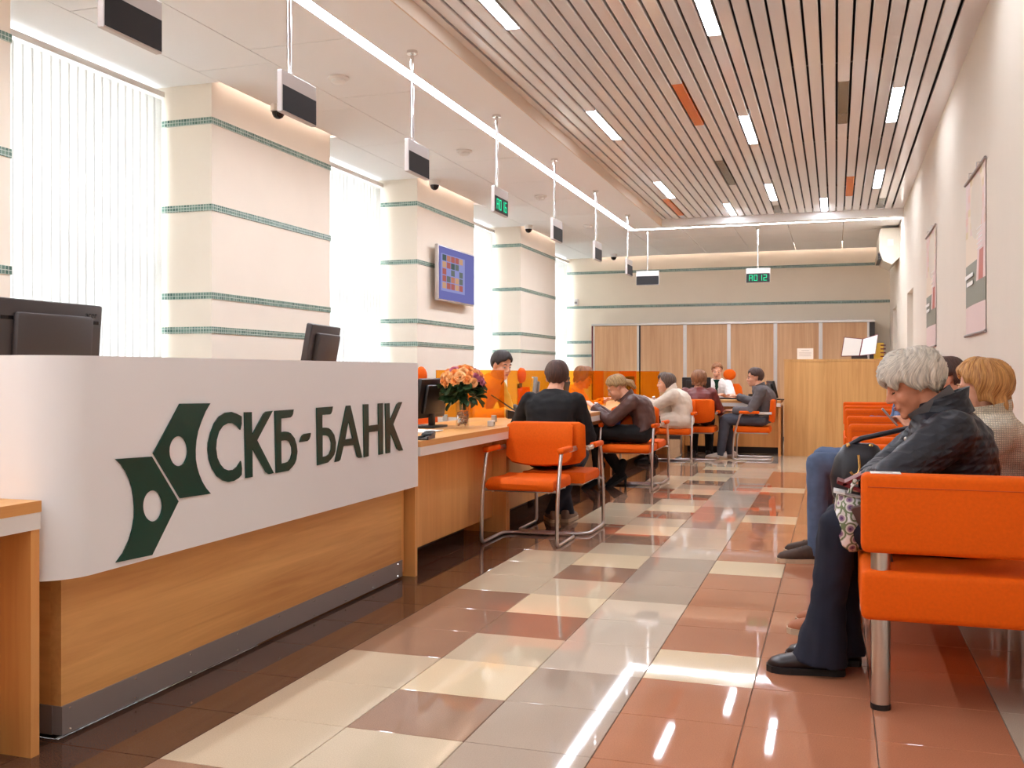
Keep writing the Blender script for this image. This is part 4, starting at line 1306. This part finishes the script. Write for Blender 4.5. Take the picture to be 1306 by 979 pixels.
def hand(g, W, d, n, side, curl=.35, hs=1., fr=.0088, spread=.05):
    d = d.normalized(); n = (n - d * n.dot(d)).normalized(); w = d.cross(n) * side
    # w points to the thumb side
    for i in range(4):
        o = (1.5 - i)
        g.capsule(W + w * o * .011 * hs, W + d * .085 * hs + w * o * .021 * hs - n * .002, .015 * hs, .0115 * hs, 8)
        p = W + d * .088 * hs + w * o * .021 * hs; ang = 0.
        fl = [.072, .080, .074, .058][i] * hs
        dd = (d + w * o * spread).normalized()
        for j, fq in enumerate((.45, .31, .24)):
            ang += curl * (1. if j else .8)
            e = (dd * math.cos(ang) + n * math.sin(ang)).normalized()
            q = p + e * fl * fq
            g.capsule(p, q, fr * hs * (1 - .06 * j), fr * hs * (.94 - .08 * j), 8); p = q
    p = W + d * .022 * hs + w * .024 * hs; q = p + (d * .72 + w * .55 + n * .25).normalized() * .045 * hs
    g.capsule(p, q, .0145 * hs, .0115 * hs, 8)
    q2 = q + (d * .9 + w * .12 + n * .3).normalized() * .034 * hs
    g.capsule(q, q2, .011 * hs, .009 * hs, 8)


def person(label, loc, heading, pelvis=(0, .545), neck=(.03, 1.0), head=(0, 0, 0), hfwd=.045, hup=.105, skin='skin', build=1., hsc=.93,
           top='black_cloth', pants='black_cloth', shoes=('shoe_black', 'sole_black'), hair='h_brown', style=None, hands=((.35, .15, .7), (.35, -.15, .7)),
           knees=((.42, .1, .52), (.42, -.1, .52)), feet=((.42, .1, 0, 8), (.42, -.1, 0, -8)), vox=.0085, sleeve=1., hem=.0, coat=.0, collar=None, curl=(.4, .4),
           palm=((0, 0, -1), (0, 0, -1)), elbow=((-.35, .45, -.8), (-.35, -.45, -.8)), flare=.0, boot=0., heel=0., shk=1., puff=.014, eyes='open', bulge=.05, fold=.007, vest=False, inner=None, shins=None):
    t = thing('person', label, 'person', (loc[0], loc[1], 0), math.radians(heading))
    P = Vector((pelvis[0], 0, pelvis[1])); N = Vector((neck[0], 0, neck[1])); D = (N - P); TL = D.length; D = D / TL
    f0 = Vector((D.z, 0, -D.x)); L = Vector((0, 1, 0))

    def sp(q): return P + D * TL * q - f0 * bulge * math.sin(math.pi * min(1, max(0, q)))
    ST_ = [(-.16, .120, .085), (-.08, .160, .110), (.05, .172, .118), (.25, .152, .108), (.45, .150, .108), (.62, .165, .115), (.76, .178, .112), (.87, .158, .094), (.94, .112, .076), (1.0, .076, .064), (1.06, .060, .056)]
    ST_ = [(a, b * build, c * build) for a, b, c in ST_]

    def torso(g, infl, q0=-1., q1=2.):
        rings = []
        for q, ry, rx in ST_:
            if q < q0 or q > q1: continue
            c = sp(q); rings.append(ring(c, f0, L, rx + infl, ry + infl))
        g.loft(rings)
    SH = [sp(.815) + L * s_ * .158 * build for s_ in (1, -1)]
    HP = [P + L * s_ * .088 * build + Vector((.0, 0, -.0)) for s_ in (1, -1)]
    HB = Matrix.Rotation(math.radians(head[1]), 3, 'Z') @ Matrix.Rotation(math.radians(head[0]), 3, 'Y') @ Matrix.Rotation(math.radians(head[2]), 3, 'X')
    HC = N + Vector((hfwd, 0, hup))
    hp = lambda *v: HC + HB @ (Vector(v) * hsc)
    arms = []
    for k in range(2):
        e, w = ik(SH[k], Vector(hands[k]), .285, .25, elbow[k]); arms.append((SH[k], e, w))
    KN = [Vector(v) for v in knees]; AN = [Vector((v[0], v[1], v[2] + .085)) for v in feet]
    # --- body (skin)
    g = G(); torso(g, -.012)
    g.capsule(sp(.93), hp(-.018, 0, -.05), .058 * build, .052)
    g.ell(hp(-.012, 0, .03), tuple(v * hsc for v in (.098, .077, .095)), HB)
    g.ell(hp(.030, 0, -.035), tuple(v * hsc for v in (.062, .060, .088)), HB)
    g.ell(hp(.042, 0, -.085), tuple(v * hsc for v in (.046, .044, .038)), HB)
    g.ell(hp(.076, 0, -.104), tuple(v * hsc for v in (.020, .022, .019)), HB)
    for s_ in (1, -1):
        g.ell(hp(.058, .034 * s_, -.035), tuple(v * hsc for v in (.030, .026, .032)), HB)
        g.ell(hp(-.008, .078 * s_, -.010), tuple(v * hsc for v in (.020, .010, .034)), HB @ Matrix.Rotation(.25 * s_, 3, 'Z'))
        g.ell(hp(.100, .011 * s_, -.036), tuple(v * hsc for v in (.011, .009, .008)), HB)
        g.capsule(hp(.078, .042 * s_, .022), hp(.088, .012 * s_, .018), .011 * hsc, .011 * hsc, 8)
    g.capsule(hp(.088, 0, .010), hp(.112, 0, -.030), .009 * hsc, .0125 * hsc, 8)
    g.ell(hp(.090, 0, -.068), tuple(v * hsc for v in (.014, .026, .013)), HB)
    for k in range(2):
        s_, e, w = arms[k]
        g.capsule(s_, e, .050 * build, .040, 10); g.capsule(e, w, .040, .027, 10)
        hand(g, w, (w - e).normalized() * .55 + Vector((.45, 0, 0)) if palm[k] == 'f' else (w - e), Vector(palm[k]) if palm[k] != 'f' else Vector((0, 0, -1)), (-1, 1)[k], curl[k])
        g.capsule(HP[k], KN[k], .070 * build, .052, 10); g.capsule(KN[k], AN[k], .050, .036, 10)
        g.capsule(AN[k] + Vector((0, 0, -.035)), AN[k] + Vector((.09 * math.cos(math.radians(feet[k][3])), .09 * math.sin(math.radians(feet[k][3])), -.05)), .026, .022, 8)
    me = remeshed(g, vox, 3); me.materials.append(M[skin]); link('body', me, t)
    # --- face details
    for s_ in (1, -1):
        if eyes == 'open':
            e_ = part('eye', G().ell(hp(.0815, .031 * s_, .000), tuple(v * hsc for v in (.010, .0135, .0075)), HB, 10, 7), 'eye_white', t, 60)
            part('iris', G().ell(hp(.0890, .031 * s_, .000), tuple(v * hsc for v in (.0035, .0055, .0058)), HB, 8, 5), 'iris', e_, 60)
        else:
            part('eyelash', G().tube([hp(.084, .018 * s_, -.004), hp(.0905, .030 * s_, -.008), hp(.082, .045 * s_, -.004)], .0026 * hsc, 6), 'iris', t, 60)
        part('eyebrow', G().tube([hp(.0935, .014 * s_, .026), hp(.0915, .030 * s_, .032), hp(.082, .048 * s_, .026)], [.0035 * hsc, .004 * hsc, .002 * hsc], 6), hair, t, 60)
    part('lips', G().ell(hp(.100, 0, -.063), tuple(v * hsc for v in (.0065, .022, .0042)), HB, 12, 6).ell(hp(.0995, 0, -.071), tuple(v * hsc for v in (.0065, .019, .0046)), HB, 12, 6), 'lip', t, 60)
    # --- hair
    if style: link('hair', hair_mesh('hair', HB, HC, style, hair, hsc), t)
    # --- trousers
    g = G(); torso(g, .006, -1, .3)
    for k in range(2):
        kn = KN[k]
        g.capsule(HP[k] + Vector((0, 0, -.0)), kn, .094 * build, .068 * build)
        rings = []; an = AN[k] + Vector((0, 0, .0)); ax = (kn - an).normalized()
        fr_ = Vector((1, 0, 0)); fr_ = (fr_ - ax * fr_.dot(ax)).normalized(); lr = ax.cross(fr_)
        g.capsule(kn, an + (kn - an) * .5, .068 * build, .058 * build)
        for q, rr_ in ((.6, .062), (.4, .058), (.2, .054 + flare * .5), (.0, .050 + flare), (-.09 if not boot else .02, .051 + flare * 1.3)):
            if boot and q < .01: continue
            rings.append(ring(an + (kn - an) * q, fr_, lr, rr_ * build, rr_ * build * .95, 14))
        g.loft(rings)
    me = remeshed(g, max(vox, .009), 4, fold * .8, 3); me.materials.append(M[pants]); link('trousers', me, t)
    # --- upper garment
    g = G(); torso(g, puff * .8, .0 - hem, 1.01)
    if coat:
        for k in range(2): g.capsule(HP[k], HP[k] + (KN[k] - HP[k]) * coat, .118 * build, .098 * build)
        g.ell(P + Vector((-.02, 0, -.0)), (.15, .20, .13))
    for k in range(2):
        s_, e, w = arms[k]
        g.ell(s_ + Vector((0, 0, -.015)), (.052 + puff, .050 + puff, .055 + puff))
        if vest: continue
        if sleeve >= 1:
            g.capsule(s_, e, .054 * build + puff, .046 + puff); rings = []
            ax = (w - e).normalized(); u = ax.orthogonal().normalized(); v = ax.cross(u)
            for q, rr_ in ((-.05, .045), (.1, .046), (.5, .041), (.97, .035)): rings.append(ring(e + (w - e) * q, u, v, rr_ + puff * .8, rr_ + puff * .8, 14))
            g.loft(rings)
        else:
            g.capsule(s_, s_ + (e - s_) * sleeve, .060 * build + puff, .058 + puff)
    me = remeshed(g, max(vox, .0085), 4, fold, 5); me.materials.append(M[top]); link('jacket' if sleeve >= 1 else 'shirt', me, t)
    if inner:                                                  # sleeves of the garment under a vest
        g = G()
        for k in range(2):
            s_, e, w = arms[k]; g.capsule(s_, e, .058, .050); g.capsule(e, w, .050, .040)
        me = remeshed(g, .01, 3, .004, 2); me.materials.append(M[inner]); link('sleeves', me, t)
    # --- collar
    if collar:
        m_, hgt, rad, fl = collar; g = G(); cn = sp(.94); ax = (hp(-.02, 0, -.06) - cn).normalized()
        fr_ = (Vector((1, 0, 0)) - ax * ax.x).normalized(); lr = ax.cross(fr_); o_, i_ = [], []
        for q in (0, .35, .7, 1.): o_.append(ring(cn + ax * (hgt * q - .01), fr_, lr, rad + fl * q, rad + fl * q, 24))
        for q in (1., .5, 0): i_.append(ring(cn + ax * (hgt * q - .01), fr_, lr, rad + fl * q - .014, rad + fl * q - .014, 24))
        g.loft(o_ + i_, False); part('collar', g, m_, t, 60)
    for k in range(2):
        x, y, z, a = feet[k]
        shoe(t, Vector((x, y, z)), math.radians(a), shoes[0], shoes[1], pitch=(.55 if heel else 0.), heel=heel, boot=boot, k=shk, laces=shoes[0] in ('suede_brown', 'shoe_grey', 'shoe_white'))
    return t, hp, arms, sp


MALE = {'theta': [(0, 74), (35, 80), (58, 96), (70, 103), (82, 94), (97, 97), (108, 120), (140, 132), (180, 136)], 'thick': .018, 'ridge': .0016, 'sweep': .9}
SHORTF = {'theta': [(0, 98), (35, 100), (62, 104), (80, 106), (100, 108), (130, 132), (180, 140)], 'thick': .021, 'ridge': .010, 'vol': .010, 'sweep': 2.2, 'rag': 1.6, 'seed': 9}
BOB = {'theta': [(0, 74), (35, 84), (62, 98), (90, 112), (180, 118)], 'drop': [(0, 0), (58, .0), (78, .035), (110, .05), (180, .05)], 'thick': .024, 'ridge': .006, 'vol': .006, 'flare': .25, 'sweep': .8}
LOB = {'theta': [(0, 58), (40, 84), (65, 104), (90, 112), (180, 118)], 'drop': [(0, 0), (50, .0), (80, .05), (180, .075)], 'thick': .024, 'ridge': .006, 'flare': .1, 'vol': .008}

# waiting bench, near: white-haired woman
p, hp, arms, sp_ = person('white-haired woman in a navy quilted jacket on the near bench, head bowed', (.40, 3.94), 180, pelvis=(-.02, .555), neck=(.04, .985), head=(24, 4, 0), hfwd=.09, hup=.095,
       skin='skin2', top='quilt', pants='denim_dark', hair='h_white', style=SHORTF, hands=((.27, .07, .715), (.27, -.08, .71)),
       knees=((.39, .10, .55), (.37, -.10, .55)), feet=((.45, .08, 0, 5), (.39, -.08, 0, -6)), vox=.0062, collar=('fleece', .085, .082, .012), flare=.035, puff=.026, eyes='down', build=1.10, elbow=((.15, .9, -.12), (.1, -.9, -.2)),
       hem=.1, bulge=.03, curl=(.5, .5), fold=.009)
part('collar_flap', G().loft([ring(sp_(.90) + Vector((0, 0, .0)), Vector((.93, 0, -.36)), Vector((0, 1, 0)), .115, .125, 24), ring(sp_(1.0) + Vector((-.01, 0, .01)), Vector((.93, 0, -.36)), Vector((0, 1, 0)), .098, .102, 24),
                     ring(sp_(1.12) + Vector((-.02, 0, .0)), Vector((.93, 0, -.36)), Vector((0, 1, 0)), .098, .100, 24), ring(sp_(1.12) + Vector((-.02, 0, .0)), Vector((.93, 0, -.36)), Vector((0, 1, 0)), .088, .088, 24), ring(sp_(1.0), Vector((.93, 0, -.36)), Vector((0, 1, 0)), .088, .09, 24)], False), 'quilt', p, 60)
for q in (.42, .58, .74): part('snap_button', G().ell(sp_(q) + Vector((.152, .035, .0)), (.008, .009, .009), None, 10, 6), 'alu', p, 60)

person('reddish blond woman in a cream knit cardigan sitting beside the white-haired woman', (.628, 4.53), 180, pelvis=(0, .555), neck=(.015, .955), head=(6, -14, 0), hfwd=.035, hup=.095,
       top='knit', pants='denim_grey', hair='h_blond', style=dict(BOB, vol=.004, flare=.12, drop=[(0, 0), (58, .0), (78, .03), (110, .055), (180, .075)]), hands=((.40, .10, .66), (.40, -.10, .66)), knees=((.47, .09, .54), (.47, -.09, .54)),
       feet=((.63, .09, 0, 4), (.60, -.07, 0, -4)), shoes=('suede_tan', 'sole'), vox=.0068, bulge=.01, collar=('knit', .075, .080, .012), puff=.022, hem=.1)
person('dark-haired person in blue jeans holding a phone on the middle bench', (.47, 6.22), 180, pelvis=(0, .555), neck=(-.17, .985), head=(14, -8, 0), hfwd=.03, hup=.10, top='black_cloth', pants='denim',
       hair='h_brown', style=MALE, hands=((.06, .03, .80), (.16, -.10, .66)), knees=((.57, .12, .585), (.54, -.12, .60)), feet=((.58, .12, 0, 10), (.55, -.14, 0, -6)), shoes=('suede_brown', 'sole'), vox=.0075, curl=(.9, .4), shk=1.14,
       bulge=.03)
person('grey-haired person in a blue jacket on the bench ahead of the jeans wearer', (.62, 9.05), 180, pelvis=(0, .555), neck=(.10, 1.02), head=(15, 0, 0), top='blue_cloth', pants='denim_grey', hair='h_grey', style=MALE,
       feet=((.44, .1, 0, 5), (.44, -.1, 0, -5)), vox=.010)

# visitors at the counter row
person('man in a black sweater seen from behind at the first counter', (-1.95, 6.86), 90, pelvis=(-.02, .53), neck=(.10, .985), head=(8, 14, 0), hfwd=.05, hup=.10, top='black_cloth', pants='denim_dark', hair='h_brown', style=MALE,
       hands=((.36, .28, .785), (.36, -.16, .64)), knees=((.43, .10, .50), (.43, -.10, .50)), feet=((.36, -.02, .0, 0), (.30, .07, .0, 25)), shoes=('shoe_grey', 'sole'), build=1.1, vox=.0075, bulge=.07, puff=.012)
PONY = {'theta': [(0, 66), (40, 84), (80, 100), (180, 118)], 'thick': .017, 'ridge': .004, 'extra': [((-.10, 0, .02), .026, (-.15, 0, -.03), .032), ((-.15, 0, -.03), .032, (-.16, 0, -.09), .018)]}
person('blond ponytail woman in a brown leather jacket writing at the counter', (-1.80, 9.50), 188, pelvis=(-.02, .53), neck=(.15, .89), head=(30, 0, 0), hfwd=.08, hup=.085, top='leather_brown', pants='black_cloth', hair='h_blond2', style=PONY,
       hands=((.46, .02, .785), (.46, -.14, .785)), knees=((.42, .06, .55), (.42, -.05, .50)), feet=((.40, .10, .05, -10), (.20, -.10, .05, 10)), shoes=('black_cloth', 'sole_black'), vox=.0075, bulge=.09, collar=('leather_brown', .05, .078, .012), heel=.085, boot=.12, hem=.06)
person('woman with dark wavy hair in a cream hooded coat at the counter', (-1.83, 12.32), 180, pelvis=(0, .53), neck=(.13, .895), head=(4, 18, 0), hfwd=.06, hup=.095, top='coat_white', pants='black_cloth', hair='h_greybrown', style=LOB,
       hands=((.50, -.03, .785), (.34, .16, .62)), knees=((.38, .10, .51), (.38, -.10, .51)), feet=((.36, .12, 0, 10), (.38, -.08, 0, -5)), vox=.0085, coat=.45, puff=.028, bulge=.08, collar=('coat_white', .06, .085, .03), hem=.15)
person('ginger-haired woman in a maroon leather jacket seen from behind', (-1.70, 12.93), 90, pelvis=(0, .53), neck=(.06, .92), head=(6, 6, 0), top='leather_maroon', pants='black_cloth', hair='h_ginger', style=BOB,
       hands=((.60, .18, .785), (.40, -.20, .66)), knees=((.42, .1, .51), (.42, -.1, .51)), feet=((.34, .10, 0, 5), (.34, -.1, 0, -5)), vox=.0085, puff=.022, build=1.05, bulge=.06)
person('man in a grey jacket and white sneakers sitting side on at the far desk', (-.90, 13.14), 180, pelvis=(0, .53), neck=(.05, .955), head=(6, 6, 0), top='grey_jacket', pants='denim_grey', hair='h_brown', style=MALE,
       hands=((.36, .12, .63), (.36, -.44, .80)), knees=((.46, .12, .51), (.46, -.10, .51)), feet=((.52, .12, 0, 4), (.42, -.12, 0, -10)), shoes=('shoe_white', 'sole'), vox=.0085, build=1.08, puff=.02, bulge=.07, collar=('grey_jacket', .05, .076, .008))

# clerks
p, hp, arms, sp_ = person('young clerk in a yellow shirt and tie leaning over the counter', (-2.99, 8.12), -12, pelvis=(-.05, .60), neck=(.20, 1.085), head=(16, -22, 0), hfwd=.06, hup=.10, top='shirt_yellow', pants='black_cloth', hair='h_black', style=MALE,
       hands=((.42, .20, .785), (.42, -.18, .785)), knees=((.35, .1, .54), (.35, -.1, .54)), feet=((.30, .1, 0, 5), (.30, -.1, 0, -5)), vox=.0075, collar=('shirt_yellow', .04, .066, .006), bulge=.05)
part('tie', G().loft([[sp_(q) + Vector((.128 - .0 * q, -w, .02)) , sp_(q) + Vector((.134, 0, .02)), sp_(q) + Vector((.128, w, .02))] for q, w in ((.88, .012), (.8, .018), (.5, .03), (.3, .032), (.22, .004))], False, 0, False), 'leather_maroon', p, 60)
person('second clerk in a yellow shirt bent over the counter behind orange glass', (-3.0, 11.05), -8, pelvis=(-.05, .58), neck=(.20, .95), head=(20, 10, 0), hfwd=.06, hup=.115, top='shirt_yellow', pants='black_cloth', hair='h_ginger', style=BOB,
       hands=((.44, .16, .785), (.44, -.14, .785)), knees=((.35, .1, .54), (.35, -.1, .54)), feet=((.30, .1, 0, 5), (.30, -.1, 0, -5)), vox=.0085, bulge=.07)
p, hp, arms, sp_ = person('clerk in a white short-sleeved shirt and scarf behind the far desk', (-1.66, 14.82), -90, pelvis=(-.03, .57), neck=(.05, 1.03), head=(16, 4, 0), hfwd=.04, hup=.12, top='shirt_white', pants='black_cloth', hair='h_ginger',
       style=dict(MALE, theta=[(0, 66), (40, 78), (80, 98), (180, 118)], thick=.012), hands=((.36, .14, .785), (.36, -.16, .785)), knees=((.38, .1, .55), (.38, -.1, .55)), feet=((.34, .1, 0, 5), (.34, -.1, 0, -5)), vox=.0085, sleeve=.6,
       build=.95, bulge=.03)
part('neck_scarf', G().loft([[sp_(q) + Vector((.118, -w, .01)), sp_(q) + Vector((.128, 0, .01)), sp_(q) + Vector((.118, w, .01))] for q, w in ((.95, .05), (.88, .03), (.8, .022), (.6, .03), (.45, .028))], False, 0, False), 'green', p, 60)

# ------------------------------------------------------------------ bags and things held
b = thing('handbag', 'black leather handbag with gold hook on the lap of the knit cardigan woman', 'bag', (.10, 4.46, .575))
rings = []
for z, w, d in ((0, .10, .055), (.02, .115, .07), (.10, .125, .075), (.18, .105, .06), (.235, .07, .04), (.245, .05, .02)):
    rings.append([(w * abs(math.cos(a)) ** .7 * (1 if math.cos(a) > 0 else -1), d * abs(math.sin(a)) ** .7 * (1 if math.sin(a) > 0 else -1), z) for a in [2 * math.pi * k / 24 for k in range(24)]])
part('body', G().loft(rings), 'leather_black', b, 60)
part('strap', G().tube([(-.06, -.01, .225), (.0, -.015, .265), (.10, -.02, .29), (.22, .0, .32)], .011, 8), 'leather_black', b, 60)
part('hook', G().tube([(-.01, -.075, .20), (-.005, -.082, .15), (-.01, -.085, .125), (-.03, -.086, .115), (-.042, -.085, .13)], .006, 8), 'gold', b, 60)
for xx in (-.05, .04): part('stud', G().ell((xx, -.03, .235), (.010, .008, .012), None, 10, 6), 'gold', b, 60)
fm = NT('flowered_fabric')
tc = fm.add('ShaderNodeTexCoord'); vo = fm.add('ShaderNodeTexVoronoi', Scale=28.); fm.link(tc.outputs['Object'], vo.inputs['Vector'])
rp = fm.add('ShaderNodeValToRGB'); rp.color_ramp.interpolation = 'CONSTANT'
for pos, c in ((0., (84, 44, 92)), (.18, (150, 116, 140)), (.32, (214, 206, 196)), (.48, (112, 124, 84)), (.62, (222, 216, 208))):
    e = rp.color_ramp.elements[0] if pos == 0 else rp.color_ramp.elements.new(pos); e.position = pos; e.color = (*lin(c), 1)
rp.color_ramp.elements[-1].position = .7
fm.link(vo.outputs['Distance'], rp.inputs[0]); fm.link(rp.outputs[0], fm.b.inputs['Base Color'])
M['flowers'] = fm.m
b = thing('fabric_bag', 'flowered purple and white fabric bag on the knees of the white-haired woman', 'bag', (.045, 3.83, .47))
rings = []
for z, w, d in ((0, .035, .04), (.02, .05, .06), (.06, .06, .07), (.12, .06, .075), (.18, .055, .07), (.205, .045, .05)):
    rings.append([(w * math.cos(a) - .01 * math.sin(z * 30), d * math.sin(a), z) for a in [2 * math.pi * k / 18 for k in range(18)]])
part('body', G().loft(rings), 'flowers', b, 60)
part('handle', G().tube([(.0, -.04, .21), (.02, -.05, .26), (.05, -.02, .27), (.04, .03, .22)], .008, 6), 'flowers', b, 60)
b = thing('shoulder_bag', 'brown leather bag hanging beside the knees behind the near armrest', 'bag', (.09, 3.66, .42))
part('body', G().prism([(-.04, .22), (.06, .25), (.10, .04), (.08, -.0), (.0, .14)], lambda a, b_, q: (a, q, b_), .07), 'leather_brown', b)
part('flap', G().prism([(-.035, .225), (.05, .25), (.07, .12), (.0, .15)], lambda a, b_, q: (a, q - .006, b_), .006), 'leather_brown', b)
b = thing('wallet', 'open dark red wallet in the hands of the white-haired woman', 'wallet', (.05, 3.86, .70))
g = G().box(-.05, .05, -.08, .05, 0, .012); g.v = [tuple(Matrix.Rotation(.35, 3, 'Y') @ Vector(v)) for v in g.v]; part('back', g, 'red_wallet', b)
g = G().box(-.05, .05, -.08, .05, 0, .010); g.v = [tuple(Matrix.Rotation(-.5, 3, 'Y') @ Vector(v) + Vector((.02, 0, .03))) for v in g.v]; part('flap', g, 'red_wallet', b)
b = thing('folded_leaflet', 'folded white leaflet under the red wallet', 'paper', (.06, 3.82, .672))
g = G().box(-.07, .07, -.05, .05, 0, .008); g.v = [tuple(Matrix.Rotation(.18, 3, 'Y') @ Vector(v)) for v in g.v]; part('sheet', g, 'paper', b)
g = G().box(-.03, .07, -.051, .051, .002, .0085); g.v = [tuple(Matrix.Rotation(.18, 3, 'Y') @ Vector(v)) for v in g.v]; part('printed_side', g, 'print', b)
b = thing('mobile_phone', 'grey mobile phone in the hand of the jeans wearer', 'phone', (.30, 6.19, .86))
g = G().rbox(-.006, .006, -.03, .03, -.065, .065, .004, 2); g.v = [tuple(Matrix.Rotation(-.7, 3, 'Y') @ Vector(v)) for v in g.v]; part('body', g, 'grey', b, 40)
g = G().box(.0062, .0068, -.026, .026, -.05, .055); g.v = [tuple(Matrix.Rotation(-.7, 3, 'Y') @ Vector(v)) for v in g.v]; part('screen', g, 'black_gloss', b)
b = thing('blue_pouch', 'small dark blue pouch on the lap of the brown jacket woman', 'bag', (-2.03, 9.40, .60))
part('body', G().ell((0, 0, .05), (.055, .035, .065), None, 14, 8), mat('navy_nylon', (30, 36, 92), .5), b, 60)
part('buckle', G().ell((.03, -.034, .07), (.012, .006, .02), None, 8, 6), 'gold', b, 60)
